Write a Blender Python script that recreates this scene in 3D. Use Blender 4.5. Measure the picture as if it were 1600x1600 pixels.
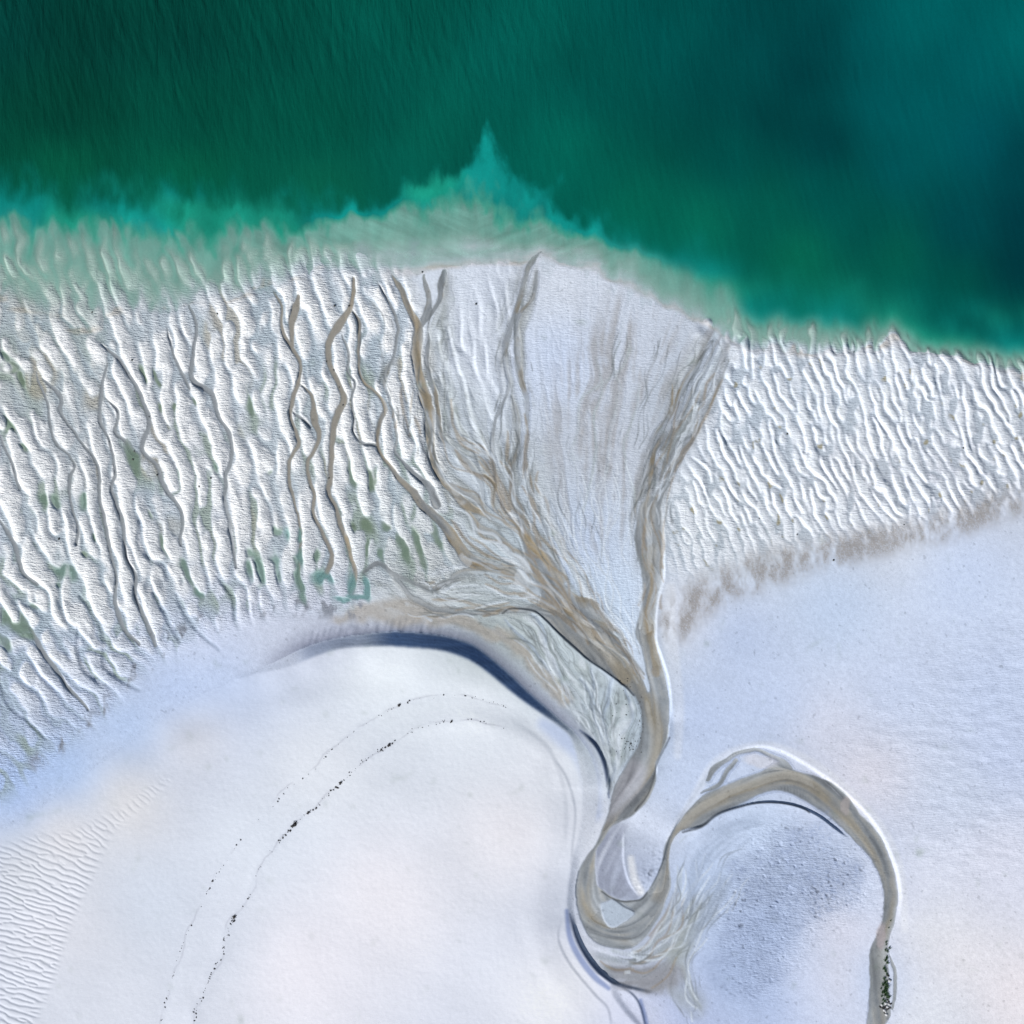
import bpy, math, random
import numpy as np

for o in list(bpy.data.objects):
    bpy.data.objects.remove(o)
SC = bpy.context.scene
COL = SC.collection

# ------------------------------------------------------------------ camera, sky, sun, exposure
S = 0.1                      # metres per photograph pixel on the ground
CAM_H = 300.0
SUN_EL, SUN_AZ = 32.0, 222.0  # degrees; azimuth clockwise from north (+Y)
cam_d = bpy.data.cameras.new('camera')
cam_d.sensor_width = 36.0
cam_d.sensor_height = 36.0
cam_d.lens = 36.0 * CAM_H / (1600 * S)
cam_d.clip_start = 1.0
cam_d.clip_end = 20000.0
cam = bpy.data.objects.new('camera', cam_d)
cam.location = (0, 0, CAM_H)
COL.objects.link(cam)
SC.camera = cam

W = bpy.data.worlds.new('World')
SC.world = W
W.use_nodes = True
nt = W.node_tree
bg = nt.nodes['Background']
sky = nt.nodes.new('ShaderNodeTexSky')
sky.sky_type = 'NISHITA'
sky.sun_disc = False
sky.sun_elevation = math.radians(SUN_EL)
sky.sun_rotation = math.radians(SUN_AZ)
sky.altitude = 50
nt.links.new(sky.outputs[0], bg.inputs[0])
bg.inputs[1].default_value = 0.0585

sun_d = bpy.data.lights.new('sun', 'SUN')
sun_d.energy = 4.9
sun_d.angle = math.radians(0.5)
sun_d.color = (1.0, 0.975, 0.94)
sun = bpy.data.objects.new('sun', sun_d)
e, a = math.radians(SUN_EL), math.radians(SUN_AZ)
from mathutils import Vector
sdir = Vector((math.sin(a) * math.cos(e), math.cos(a) * math.cos(e), math.sin(e)))
sun.rotation_euler = (-sdir).to_track_quat('-Z', 'Y').to_euler()
sun.location = sdir * 200
COL.objects.link(sun)
SC.view_settings.view_transform = 'Standard'
SC.view_settings.look = 'None'
SC.view_settings.exposure = 0.0
SC.view_settings.gamma = 1.0
# light falling on flat ground, per channel: converts the tones of the sand into base colours
LIT = np.array([0.914, 0.914, 0.957])

# ------------------------------------------------------------------ raster helpers
STEP = 1.3
P0 = -120.0
N = 1418
PX = P0 + STEP * np.arange(N)          # same axis for u (columns) and v (rows)
U, V = np.meshgrid(PX, PX)
U = U.astype(np.float32); V = V.astype(np.float32)
rng = np.random.default_rng(7)


def sm(x, a, b):
    t = np.clip((x - a) / (b - a), 0, 1)
    return t * t * (3 - 2 * t)


def bspl(x, n):
    i = np.floor(x).astype(int); f = x - i
    A = np.zeros((len(x), n), np.float32)
    w = [(1 - f) ** 3 / 6, (3 * f ** 3 - 6 * f ** 2 + 4) / 6, (-3 * f ** 3 + 3 * f ** 2 + 3 * f + 1) / 6, f ** 3 / 6]
    r = np.arange(len(x))
    for k in range(4):
        np.add.at(A, (r, (i + k - 1) % n), w[k])
    return A


def noise(su, sv=None, seed=0):
    """smooth noise of about unit deviation; su, sv = feature size in px"""
    sv = sv or su
    nu = int(N * STEP / su) + 5; nv = int(N * STEP / sv) + 5
    R = np.random.default_rng(seed).standard_normal((nv, nu)).astype(np.float32)
    f = bspl((PX - P0) / sv + 1, nv) @ R @ bspl((PX - P0) / su + 1, nu).T
    return f * 2.0


def fbm(su, sv=None, seed=0, octs=4, gain=0.5):
    sv = sv or su
    out = 0; a = 1.0; t = 0
    for k in range(octs):
        if min(su, sv) / 2 ** k < 1.5:
            break
        out = out + a * noise(su / 2 ** k, sv / 2 ** k, seed * 31 + k)
        t += a * a; a *= gain
    return out / math.sqrt(t)


def samp(F, uu, vv):
    x = np.clip((uu - P0) / STEP, 0, N - 1.001); y = np.clip((vv - P0) / STEP, 0, N - 1.001)
    i = x.astype(np.int32); j = y.astype(np.int32); fx = x - i; fy = y - j
    F00 = F[j, i]; F01 = F[j, i + 1]; F10 = F[j + 1, i]; F11 = F[j + 1, i + 1]
    return (F00 * (1 - fx) + F01 * fx) * (1 - fy) + (F10 * (1 - fx) + F11 * fx) * fy


def blur(F, r, passes=3):
    """three box passes, r = sigma in px; wide ones run on a quarter-size copy"""
    if r >= 9 and passes == 3 and F.shape == (N, N):
        k = 4; M = N // k
        G = F[:M * k, :M * k].reshape(M, k, M, k).mean((1, 3))
        G = blur(G, r / k)
        x = np.clip((np.arange(N) - (k - 1) / 2) / k, 0, M - 1.001); i = x.astype(int); f = x - i
        A = np.zeros((N, M), np.float32); q = np.arange(N); A[q, i] = 1 - f; A[q, i + 1] = f
        return A @ G.astype(np.float32) @ A.T
    n = max(1, int(round(r / STEP)))
    for _ in range(passes):
        for ax in (0, 1):
            P = np.pad(F, [(n + 1, n) if k == ax else (0, 0) for k in (0, 1)], mode='edge')
            c = np.cumsum(P, axis=ax, dtype=np.float64)
            F = ((c[2 * n + 1:] - c[:-2 * n - 1]) if ax == 0 else (c[:, 2 * n + 1:] - c[:, :-2 * n - 1])) / (2 * n + 1)
    return F.astype(np.float32)


def pts(s):
    """'u,v[,w] u,v ...' to a list"""
    return [tuple(float(q) for q in p.split(',')) for p in s.split()]


def spline(P, w0=4.0, d=3.0):
    P = np.array([(p[0], p[1], p[2] if len(p) > 2 else np.nan) for p in P], float)
    if np.isnan(P[0, 2]): P[0, 2] = w0
    for k in range(1, len(P)):
        if np.isnan(P[k, 2]): P[k, 2] = P[k - 1, 2]
    Q = np.vstack([2 * P[0] - P[1], P, 2 * P[-1] - P[-2]])
    out = []
    for k in range(1, len(Q) - 2):
        L = math.hypot(*(Q[k + 1] - Q[k])[:2]); n = max(1, int(L / d))
        for t in np.arange(n) / n:
            out.append(0.5 * (2 * Q[k] + (Q[k + 1] - Q[k - 1]) * t + (2 * Q[k - 1] - 5 * Q[k] + 4 * Q[k + 1] - Q[k + 2]) * t * t
                              + (3 * Q[k] - Q[k - 1] - 3 * Q[k + 1] + Q[k + 2]) * t ** 3))
    out.append(P[-1])
    out = np.array(out); out[:, 2] = np.maximum(out[:, 2], 0.3)
    return out


def win(x0, x1):
    return max(0, int((x0 - P0) / STEP)), min(N, int((x1 - P0) / STEP) + 2)


def stroke(D, P, w0=4.0, margin=8.0, side=None, taper=False, arc=None):
    """D = min(D, distance - half width) round the curve; side gets the signed distance (left of travel < 0)"""
    C = spline(P, w0)
    if side is None and taper:
        q = np.arange(len(C)); C[:, 2] *= np.clip(.35 + np.minimum(q, 6) / 9.0, 0, 1)
    for k in range(len(C) - 1):
        a, b = C[k], C[k + 1]
        m = margin + max(a[2], b[2]) / 2
        i0, i1 = win(min(a[0], b[0]) - m, max(a[0], b[0]) + m); j0, j1 = win(min(a[1], b[1]) - m, max(a[1], b[1]) + m)
        if i1 <= i0 or j1 <= j0: continue
        x = U[j0:j1, i0:i1]; y = V[j0:j1, i0:i1]
        dx, dy = b[0] - a[0], b[1] - a[1]; L2 = dx * dx + dy * dy + 1e-9
        t = np.clip(((x - a[0]) * dx + (y - a[1]) * dy) / L2, 0, 1)
        d = np.hypot(x - a[0] - t * dx, y - a[1] - t * dy)
        if side is None:
            d = d - (a[2] + (b[2] - a[2]) * t) / 2
            np.minimum(D[j0:j1, i0:i1], d, out=D[j0:j1, i0:i1])
        else:
            better = d < D[j0:j1, i0:i1]
            sg = np.sign((x - a[0]) * dy - (y - a[1]) * dx)
            D[j0:j1, i0:i1] = np.where(better, d, D[j0:j1, i0:i1])
            side[j0:j1, i0:i1] = np.where(better, d * sg, side[j0:j1, i0:i1])
            if arc is not None:
                q = np.minimum(k + t, len(C) - 1 - k - t) * 3.0
                arc[j0:j1, i0:i1] = np.where(better, q, arc[j0:j1, i0:i1])
    return C


def poly(P, smooth=True):
    """filled polygon mask 0/1"""
    P = [p[:2] for p in P]
    if smooth:
        Q = P + [P[0]]
        Q = spline([P[-1]] + Q + [P[1]], 1.0, 4.0)[:, :2]
        C = Q
    else:
        C = np.array(P)
    M = np.zeros((N, N), np.float32)
    x0, y0 = C[:, 0], C[:, 1]; x1, y1 = np.roll(x0, -1), np.roll(y0, -1)
    j0, j1 = win(y0.min(), y0.max())
    for j in range(j0, j1):
        v = PX[j]
        c = (y0 <= v) != (y1 <= v)
        if not c.any(): continue
        xs = np.sort(x0[c] + (v - y0[c]) * (x1[c] - x0[c]) / (y1[c] - y0[c]))
        for a, b in zip(xs[::2], xs[1::2]):
            ia = int(np.clip(np.ceil((a - P0) / STEP), 0, N)); ib = int(np.clip(np.floor((b - P0) / STEP) + 1, 0, N))
            M[j, ia:ib] = 1
    return M


def idw(C, p=3.0, eps=20.0, coarse=12):
    """inverse-distance field of control points (u, v, values...)"""
    C = np.array(C, float)
    idx = np.arange(0, N + coarse, coarse)
    gx = P0 + STEP * idx
    X, Y = np.meshgrid(gx, gx)
    nv = C.shape[1] - 2
    acc = np.zeros(X.shape + (nv,)); ws = np.zeros(X.shape)
    for c in C:
        w = ((X - c[0]) ** 2 + (Y - c[1]) ** 2 + eps ** 2) ** (-p / 2)
        ws += w; acc += w[..., None] * c[2:]
    acc /= ws[..., None]
    n = len(idx)
    A = np.zeros((N, n), np.float32); x = np.arange(N) / coarse; i = x.astype(int); f = x - i
    A[np.arange(N), i] = 1 - f; A[np.arange(N), np.minimum(i + 1, n - 1)] += f
    out = [(A @ acc[..., k].astype(np.float32) @ A.T) for k in range(nv)]
    return out[0] if nv == 1 else np.stack(out, -1)


def lin(c):
    c = np.asarray(c, float) / 255.0
    return np.where(c <= 0.04045, c / 12.92, ((c + 0.055) / 1.055) ** 2.4)


def mix(A, B, t):
    B = np.asarray(B, np.float32)
    return A + (B - A) * t[..., None]


def curve_u(P):
    """v of a boundary as a function of u"""
    P = np.array(P); return np.interp(PX, P[:, 0], P[:, 1])


# warp fields that fray every traced outline
WU = fbm(26, seed=11, octs=4) * 1.3
WV = fbm(26, seed=12, octs=4) * 1.3


def fray(F, k=1.0):
    return samp(F, U + WU * k, V + WV * k)


# ------------------------------------------------------------------ traced outlines (photograph px)
SHORE = pts('-120,470 0,478 60,500 120,520 170,512 210,480 260,488 300,470 350,468 400,455 430,450 470,440 520,432 560,432 620,432 650,428 700,415 760,411 810,410 840,398 870,404 920,420 980,445 1040,475 1080,493 1110,508 1150,538 1200,548 1300,552 1400,545 1450,548 1500,556 1550,572 1600,592 1720,610')
PALE = pts('-120,360 0,366 60,372 130,382 190,390 250,384 350,376 450,368 500,353 560,337 620,327 700,319 740,318 765,330 785,350 850,338 900,348 960,365 1000,382 1040,410 1100,440 1150,468 1200,495 1280,520 1380,530 1500,540 1600,560 1720,580')
DEEP = pts('-120,300 0,305 60,302 110,322 200,318 250,315 330,322 380,316 430,326 500,330 560,330 600,322 630,304 655,288 690,280 720,265 740,240 755,212 765,192 772,205 782,236 797,262 830,283 860,300 900,318 940,338 980,366 1050,396 1100,420 1130,440 1180,478 1260,500 1330,510 1420,515 1500,520 1560,530 1600,540 1720,560')

RIVER = pts('1392,1630 1389,1583 1386,1530 1386,1487 1389,1465 1399,1420 1400,1392 1395,1358 1381,1319 1364,1291 1341,1271 1307,1240 1285,1217 1262,1208 1240,1203 1227,1192 1218,1188 1187,1206 1150,1220 1131,1226 1103,1240 1083,1257 1069,1271 1052,1296 1041,1319 1033,1347 1024,1369 1013,1389 999,1403 977,1406 957,1400 942,1390 934,1383 930,1364 930,1347 931,1324 940,1310 954,1291 968,1282 985,1274 999,1262 1010,1248 1022,1223 1023,1206 1025,1192 1035,1170 1042,1145 1044,1100 1040,1062 1032,1032 1023,1010 1021,985 1022,950 1027,920 1034,895 1034,850 1033,812 1028,781 1014,775 1000,792 991,830 995,865 1000,895 1002,925 1000,950 992,985 1000,1010 1008,1040 1016,1072 1012,1082 1005,1062 990,1040 975,1015 962,990 955,972 940,952 930,937 905,932 890,922 880,910 875,895 862,872 848,852 832,838 815,835 818,862 828,885 836,910 846,930 838,950 850,965 870,985 895,1007 920,1030 945,1047 975,1070 992,1086 1001,1110 1000,1150 995,1168 980,1192 967,1212 957,1240 953,1258 948,1278 940,1296 929,1319 915,1341 903,1364 900,1389 903,1420 912,1445 929,1468 957,1479 985,1479 1002,1468 1019,1448 1033,1426 1041,1403 1047,1381 1044,1347 1050,1319 1058,1302 1075,1293 1097,1288 1120,1271 1151,1258 1178,1244 1201,1235 1234,1237 1271,1260 1291,1274 1324,1302 1352,1330 1375,1369 1381,1403 1375,1442 1357,1487 1357,1530 1358,1630')
ISLE = pts('940,1393 957,1403 990,1423 986,1432 970,1444 955,1447 944,1436 938,1412')

# name | kind (b brown, g grey green, w pale wash, t thin groove) | points
STROKES = '''
b 425,455,5 437,480 442,520,7 457,547,8 470,570,6 470,590 460,620,8 455,645,6 460,670 466,695,7 457,710 450,725,6 455,755 460,775 464,800,5 469,844 470,881 472,919,4
b 465,462,14 462,487,16 456,512,11 456,540,7
b 470,602,4 485,617,6 489,640,9 492,655,13 499,680,9 492,702,7 481,722 484,750 490,775 491,806 506,831,6 517,862,8 512,894 500,906,4
g 457,640,5 472,652 485,665
b 550,435,16 551,460,10 546,482,14 530,505,16 515,532,12 512,560,10 522,585,8 530,605,9 535,625,14 525,655,12 520,682,10 517,712,9 515,745,8 516,775 525,790,7 530,805 533,822,8 544,847 550,875 555,897 550,925,5
b 552,485,6 564,507,9 559,545,7 560,575,6 570,600,7 590,620,7 600,640,10 592,663,8 591,700,7 600,722,8 615,737,9 632,755,14 650,772,16 664,792,18 684,810,20 700,826,24 712,850,26 728,872,26 752,884,26 788,894,26 820,902,22 850,925,16
g 535,522,4 545,550,5 542,580,4 554,600,5 549,625,5 555,655,4 553,677,4 567,692,6 587,697,8
g 590,440,3 600,455 612,477,5 620,510,6 617,545,5 610,570,4 600,597,6 605,620,5 612,650,5 620,682,5 615,702,6 625,717,7 650,740,10 672,762,16 684,790,20
w 575,470,3 590,495 585,515 597,545 600,560
b 612,430,10 630,462,12 645,492,14 654,515,20 651,550,22 655,590,18 664,620,26 671,650,20 672,680,18 679,725,18 698,757,18 725,782,18 752,800,14 784,812,12 806,820,10 825,845,10 850,875,14 875,905,16
g 695,427,20 690,460,12 675,485,8 657,512,10
g 665,430,12 672,465,10 662,500,12
g 670,520,7 669,575,9 682,625,8 686,675,10 712,707,8 740,735,8 750,760,10 757,790,6 765,812
w 652,445,3 646,480 652,510
b 653,562,6 668,620,12 670,680,10 687,744,10 728,769,10 750,785,8
b 691,750,8 716,781,10 734,800,9 750,825,14 775,837,14 800,859,16 825,884,18 850,912,22 885,955,26 930,1000,22 975,1060,22
b 706,759,8 728,769,8 750,781,6 784,809,5 806,816,5 825,856,16 856,875,20 869,912,22 887,947,20 905,965,12 940,975,9 960,985,8
g 737,735,6 765,750 784,780 806,816
g 844,392,8 826,412,12 817,444,8 807,490,12 796,519,14 787,545,12 790,575,8 795,603,6 782,634,7 771,662,7 767,703,8 775,744,7 773,781,5 778,800,3
g 838,425,5 832,464,5 815,492,6 808,519,12 808,547,16 812,587,14 822,631,8 823,672,6 817,703,6 822,744,6 828,778,5 844,806,5 856,837,6 869,869,6 881,903,5
g 797,619,6 808,656,8 809,700,8 801,737,9 803,775,12 816,806,14 826,844,14 845,872,14 870,905,8
w 700,560,3 705,600 702,640 712,680 740,700 762,712
w 686,680,5 720,700 760,716 790,760
g 720,905,6 694,909,8 672,922,9 647,912,8 619,900,8 594,884,10 570,896,6
g 850,955,10 812,953,10 766,956,10 741,956,8 703,955,9 675,950,8 655,940,10 637,931,9 618,905,7
g 700,912,10 719,894,10 756,891,14 800,900,12 840,930,10
w 650,905,8 690,930 740,935 800,940 840,950
w 600,890,10 640,915 690,915 760,910 820,925
b 1112,531,4 1100,545,5 1087,572,6 1068,600,5 1053,640,9 1034,687,10 1018,725,10 1012,766,7 1004,812,10 1009,859,10 1016,894,10 1012,930,8 1006,960,10 1014,1000,12 1026,1050,12
g 1103,537,5 1085,580,5 1062,620,5 1045,660,7 1028,700,8 1008,745,8 998,780,7
b 1053,600,5 1047,641,6 1025,675,6 1014,712,6 1003,752,5 994,794,6 996,850,5 1006,890,6
g 1140,560,3 1120,610,3 1095,660,4 1065,705,6 1045,745,6 1028,790,8 1030,850,6
g 1128,548,3 1112,590,2 1090,640,3 1070,680,4 1050,720,4 1036,760,5
b 1118,530,3 1100,575,3 1080,615,4 1064,655,3 1048,700,5 1030,745,5
b 1095,560,3 1078,592,3 1062,640,3 1048,668,4 1036,705,4
g 1082,640,2 1070,665,3 1058,690,2 1044,722,3
w 1125,545,10 1100,590,14 1078,640,18 1050,690,18 1035,730,14
w 981,531,3 975,572,3 941,600,3 909,625,4 903,666,3 894,700,4 900,750,3
w 932,560,3 940,610,4 928,650,4 931,700,5 922,760,5 915,800,4
w 1000,600,3 994,640,3 978,687,3 977,719,4 987,759,4 994,790,4
w 970,500,3 960,560,3 965,610,4 955,680,4 950,740,3
g 160,537,5 187,562,6 207,595,6 225,630,7 234,662,7 222,702,7 245,727,6 252,750,7 275,782,7 285,812,6 284,850,5
g 292,465,4 310,515,5 301,550,6 300,590,8 332,615,8 342,650,6 362,687,6 360,725,7 354,750,7 357,800,6 364,850,6 371,885,5
g 170,567,4 160,605,5 157,657,5 172,695,4 180,737,5 176,762,6 190,800,6 197,850,5 203,880,4 214,900,6 215,935,6 233,974,7 242,1008,5
g 165,622,4 184,645,4 179,675,5 197,690,4 212,710,4
g 60,580,4 77,635,4 80,687,4 117,725,4 110,750,6 112,787,5 122,825,5 120,850,5
g 70,590,5 95,620,6 95,645,5 117,682,4 150,722,4 155,770,6 165,805,6 170,850,6 183,904,5 180,946,7 194,980,6 219,1005,5
g 260,512,3 272,555,3 297,605,4
g 0,677,6 15,712,5 30,760,4
g 0,814,6 22,848,7 37,893,6 56,912,5
t 219,800,5 222,856,6 256,887,7 262,905,5
t 127,935,5 152,963,6 166,1008,6 168,1042,7 191,1062,5 219,1076,3
g 48,980,7 79,1033,8 112,1076,7 138,1109,4
t 0,1070,8 20,1107,7 48,1129,5 73,1154,4
t 121,980,5 129,1033,5 157,1070,4
t 242,924,5 264,966,6 281,1002,5
t 276,926,4 295,969,6 323,997,4 343,1016,3
t 337,898,4 363,926,5 371,966,4
g 1103,1217,9 1117,1196,9 1143,1180,8 1168,1172,7 1187,1170,6 1206,1178,7 1224,1187,9 1232,1200,10
g 1095,1240,6 1118,1225,8 1134,1204,8 1150,1188,7
g 1285,1217,6 1300,1228,8 1318,1248,10 1334,1268,9 1345,1282,7
g 1388,1490,3 1395,1515,5 1397,1545,5 1391,1572,4
w 1061,1358,8 1058,1403,9 1041,1434,8 1025,1465,7 1000,1490,6 960,1485,6
w 1040,1470,8 1020,1490,8 975,1495,7 940,1485,5
w 1110,1400,4 1098,1430,7 1070,1465,9 1040,1490,8 1010,1500,5
w 1085,1470,7 1065,1500,9 1075,1540,5 1090,1570,4
w 1180,1253,2 1150,1262 1120,1275 1090,1290 1062,1318
w 970,980,4 978,1010 984,1040 998,1062
t 905,1060,3 920,1075 932,1100 945,1120
t 925,1045,3 930,1070 926,1100 935,1130 942,1160
t 955,1060,3 950,1090 943,1120 948,1160
t 975,1075,3 985,1105 980,1130 965,1150 962,1185 958,1215
t 830,960,4 845,975 852,1010 868,1040 880,1075 890,1095
t 790,970,3 805,990 830,1010 850,1035 870,1075
'''

# pools in the ripple troughs: u, v, ru, rv, teal 0..1
POOLS = pts('20,570,14,8,0 36,590,5,14,0 8,562,10,14,.2 15,665,7,14,.1 35,700,10,8,.1 80,782,14,11,.2 133,783,8,12,.3 24,800,12,8,.1 208,712,8,24,.1 228,592,6,16,0 245,590,4,14,0 270,635,9,6,0 246,636,8,8,0 303,622,4,7,0 295,740,9,22,.2 335,735,8,14,.3 385,712,7,20,.6 388,630,6,22,.1 422,735,5,8,.1 548,742,7,18,.1 575,750,14,16,.0 108,895,13,17,.4 90,917,10,8,.3 150,922,9,15,.2 68,945,12,9,.1 145,840,8,8,.1 50,855,7,12,.1 255,850,6,16,.1 286,890,9,24,.3 312,928,7,12,.5 404,890,13,22,.4 432,890,9,24,.5 395,868,9,10,.3 472,905,6,26,.4 475,872,6,14,.7 435,828,9,10,.3 462,838,12,15,.8 492,860,7,14,.2 510,905,14,12,1 30,970,22,16,.1 42,988,12,8,.1 5,1000,9,12,.1 553,832,6,15,0 575,824,8,9,0 606,820,9,8,.1 632,856,6,24,.1 657,855,6,24,.1 684,838,6,20,.1 551,912,6,24,1 575,920,5,16,1 563,934,18,5,1 540,940,14,4,1 602,870,5,14,.2 576,860,5,14,.1 205,880,8,12,.2 235,800,6,9,.1 128,870,8,8,0 175,780,7,9,0 345,780,6,9,.1')

# ------------------------------------------------------------------ levels of the sea: 0 shore, 1 pale edge, 2 deep edge
wisp = fbm(20, 46, seed=21, octs=4) * 7 + fbm(90, 60, seed=22, octs=3) * 7
wisp *= 0.35 + 0.65 * sm(np.abs(U - 700), 30, 260)
wisp += fbm(9, 30, seed=24, octs=3) * (1.0 + 2.2 * sm(np.abs(U - 720), 200, 330))
wisp += fbm(60, 12, seed=25, octs=4) * 5 * (1 - sm(np.abs(U - 720), 200, 380))
shear = (V - 450) * 0.18
vs = V + wisp


def curve_field(P):
    P = np.array(P); return np.interp(U + WU * 1.4, P[:, 0], P[:, 1]).astype(np.float32)


cS, cP, cD = curve_field(SHORE), curve_field(PALE), curve_field(DEEP)
soft = np.interp(U, [-100, 500, 640, 900, 1000, 1150, 1300, 1700], [16, 12, 6, 10, 16, 22, 30, 30]).astype(np.float32)
cP = np.minimum(cP, cS - 14); cD = np.minimum(cD, cP - 8)
vsS = V + wisp * 0.35
L = np.where(vsS > cS, (cS - vsS) / 80.0,
             np.where(vs > cP, (cS - vs) / (cS - cP),
                      np.where(vs > cD, 1 + (cP - vs) / (cP - cD), 2 + (cD - vs) / 130.0))).astype(np.float32)
L = np.where(vsS > cS, L, np.maximum(L, 0))
L = np.where(vsS > cS, (cS - vsS) / 80.0, L)
Lb = blur(L, 4.0)
L = np.where(L > 0.5, Lb * sm(L, .5, 1.0) + L * (1 - sm(L, .5, 1.0)), L)

# ------------------------------------------------------------------ channel strokes
Db = np.full((N, N), 50, np.float32); Dg = Db.copy(); Dw = Db.copy(); Dt = Db.copy()
CH = []
for ln in STROKES.strip().splitlines():
    k, s = ln.split(' ', 1)
    PP = pts(s)
    PP = [(p[0], p[1]) + ((p[2] * (.72 if p[0] > 540 and p[1] < 900 else .9),) if len(p) > 2 else ()) for p in PP]
    C = stroke({'b': Db, 'g': Dg, 'w': Dw, 't': Dt}[k], PP, 4.0, 14.0, None, True)
    CH.append((k, C))
D1 = np.full((N, N), 50, np.float32)
river = np.clip(poly(RIVER) - poly(ISLE), 0, 1)

# ------------------------------------------------------------------ flow direction (double-angle), for streaks
samp_pts = []
for k, C in CH:
    d = np.gradient(C[:, :2], axis=0)
    for q in range(0, len(C), 5):
        samp_pts.append((C[q, 0], C[q, 1], d[q, 0], d[q, 1]))
for s in ('1385,1600 1370,1480 1392,1400 1360,1310 1250,1215 1150,1238 1060,1290 1030,1390 975,1440 920,1420 915,1350 960,1270 1020,1190 1020,1100 1000,1050 930,1000 870,930 780,860',
          '1020,1080 1010,1000 1015,900 1005,800', '700,430 720,600 800,760 900,930 985,1030', '900,430 905,600 915,800 950,950 990,1030',
          '1000,480 985,650 960,850 985,1000', '1080,520 1020,650 990,850', '850,410 860,600 890,800', '640,960 760,985 860,1060 930,1140 955,1200',
          '960,1080 950,1140 962,1200', '1100,1420 1160,1340 1250,1300', '1060,1500 1130,1400', '1500,800 1500,1000'):
    C = spline(pts(s), 1.0)
    d = np.gradient(C[:, :2], axis=0)
    for q in range(0, len(C), 6):
        samp_pts.append((C[q, 0], C[q, 1], d[q, 0], d[q, 1]))
sp = np.array(samp_pts); sp[:, 2:] /= np.hypot(sp[:, 2], sp[:, 3])[:, None] + 1e-9
c2 = np.stack([sp[:, 0], sp[:, 1], sp[:, 2] ** 2 - sp[:, 3] ** 2, 2 * sp[:, 2] * sp[:, 3]], 1)
F2 = idw(c2, 4.0, 8.0, 10)
ang = 0.5 * np.arctan2(F2[..., 1], F2[..., 0])
DX = np.cos(ang).astype(np.float32); DY = np.sin(ang).astype(np.float32)
sgn = np.where(DY < 0, -1, 1); DX *= sgn; DY *= sgn      # point downwards


def lic(F, x0, x1, y0, y1, n=10, h=3.0):
    """streak a noise along the flow inside a window"""
    i0, i1 = win(x0, x1); j0, j1 = win(y0, y1)
    u0 = U[j0:j1, i0:i1]; v0 = V[j0:j1, i0:i1]
    acc = F[j0:j1, i0:i1].copy(); tot = 1.0
    for sg in (1, -1):
        x, y = u0.copy(), v0.copy()
        for k in range(n):
            dx = samp(DX, x, y); dy = samp(DY, x, y)
            x = x + sg * h * dx; y = y + sg * h * dy
            acc += samp(F, x, y); tot += 1
    out = np.zeros_like(F)
    out[j0:j1, i0:i1] = acc
    r = out[j0:j1, i0:i1]
    out[j0:j1, i0:i1] = (r - r.mean()) / (r.std() + 1e-6)
    return out


def tracery(regions, D, seed):
    r = np.random.default_rng(seed)
    for (x0, x1, y0, y1, n, M, wmin, wmax) in regions:
        c = 0; tries = 0
        while c < n and tries < n * 30:
            tries += 1
            x, y = r.uniform(x0, x1), r.uniform(y0, y1)
            if samp(M, np.array([x]), np.array([y]))[0] < .5: continue
            c += 1
            ln = int(r.uniform(8, 26)); P = []; w = r.uniform(wmin, wmax); ph = r.uniform(0, 6); fr = r.uniform(.3, .8); am = r.uniform(.1, .55)
            for q in range(ln):
                if q > 2 and samp(M, np.array([x]), np.array([y]))[0] < .25: break
                P.append((x, y, w * min(1, (q + 1) / 3, (ln - q) / 3)))
                X, Y = np.array([x]), np.array([y])
                dx, dy = float(samp(DX, X, Y)[0]), float(samp(DY, X, Y)[0]); n_ = math.hypot(dx, dy) + 1e-6
                dx /= n_; dy /= n_; wv = am * math.sin(fr * q + ph)
                x += 7 * (dx - dy * wv); y += 7 * (dy + dx * wv)
            stroke(D, P, 1.0, 3.0)


MB = blur(poly(pts('560,890 640,885 705,890 700,800 655,700 600,620 590,500 600,440 690,425 700,520 730,640 770,700 775,560 800,480 830,410 840,470 830,600 850,760 900,880 960,960 1005,1060 930,1010 850,955 700,965 620,955')), 3)
ME = blur(poly(pts('1028,790 1066,731 1081,700 1112,640 1137,581 1150,555 1120,515 1087,528 1078,562 1053,600 1040,641 1020,675 1005,712 990,756 985,830 995,900 1000,980 1022,980 1034,880')), 3)
MM = blur(poly(pts('640,965 765,970 850,972 945,1052 990,1090 998,1150 962,1210 952,1240 938,1165 905,1130 865,1085 820,1040 770,1000')), 3)
MS = blur(poly(pts('905,1400 925,1470 950,1490 1000,1480 1050,1400 1060,1330 1130,1330 1180,1300 1160,1400 1110,1450 1090,1560 1060,1590 1040,1548 985,1535 950,1520 925,1492')), 3)
MF = blur(poly(pts('840,430 980,450 1090,505 1050,600 1000,740 985,900 995,1010 900,900 850,740')), 3)
Dk = np.full((N, N), 50, np.float32); Dl = Dk.copy(); Dn = Dk.copy()
tracery([(560, 1005, 430, 1060, 105, MB, .7, 2.6), (985, 1150, 515, 980, 34, ME, .8, 2.6), (640, 1000, 965, 1240, 46, MM, .7, 1.6), (905, 1180, 1300, 1590, 34, MS, .8, 2.2), (840, 1090, 430, 1010, 22, MF, .6, 1.2)], Dk, 1)
tracery([(560, 1005, 560, 1060, 48, MB, 1.0, 4.5), (985, 1150, 515, 980, 18, ME, 1, 2.6), (640, 1000, 965, 1240, 18, MM, 1, 2.6), (905, 1180, 1300, 1590, 20, MS, 1.2, 3.0), (840, 1090, 700, 1010, 30, MF, .8, 2.0)], Dl, 2)
tracery([(560, 1005, 600, 1060, 60, MB, 1.0, 4.0), (985, 1150, 560, 980, 16, ME, 1, 3.0), (905, 1080, 1300, 1500, 8, MS, 1.2, 3.0)], Dn, 3)
print('tracery')
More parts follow.
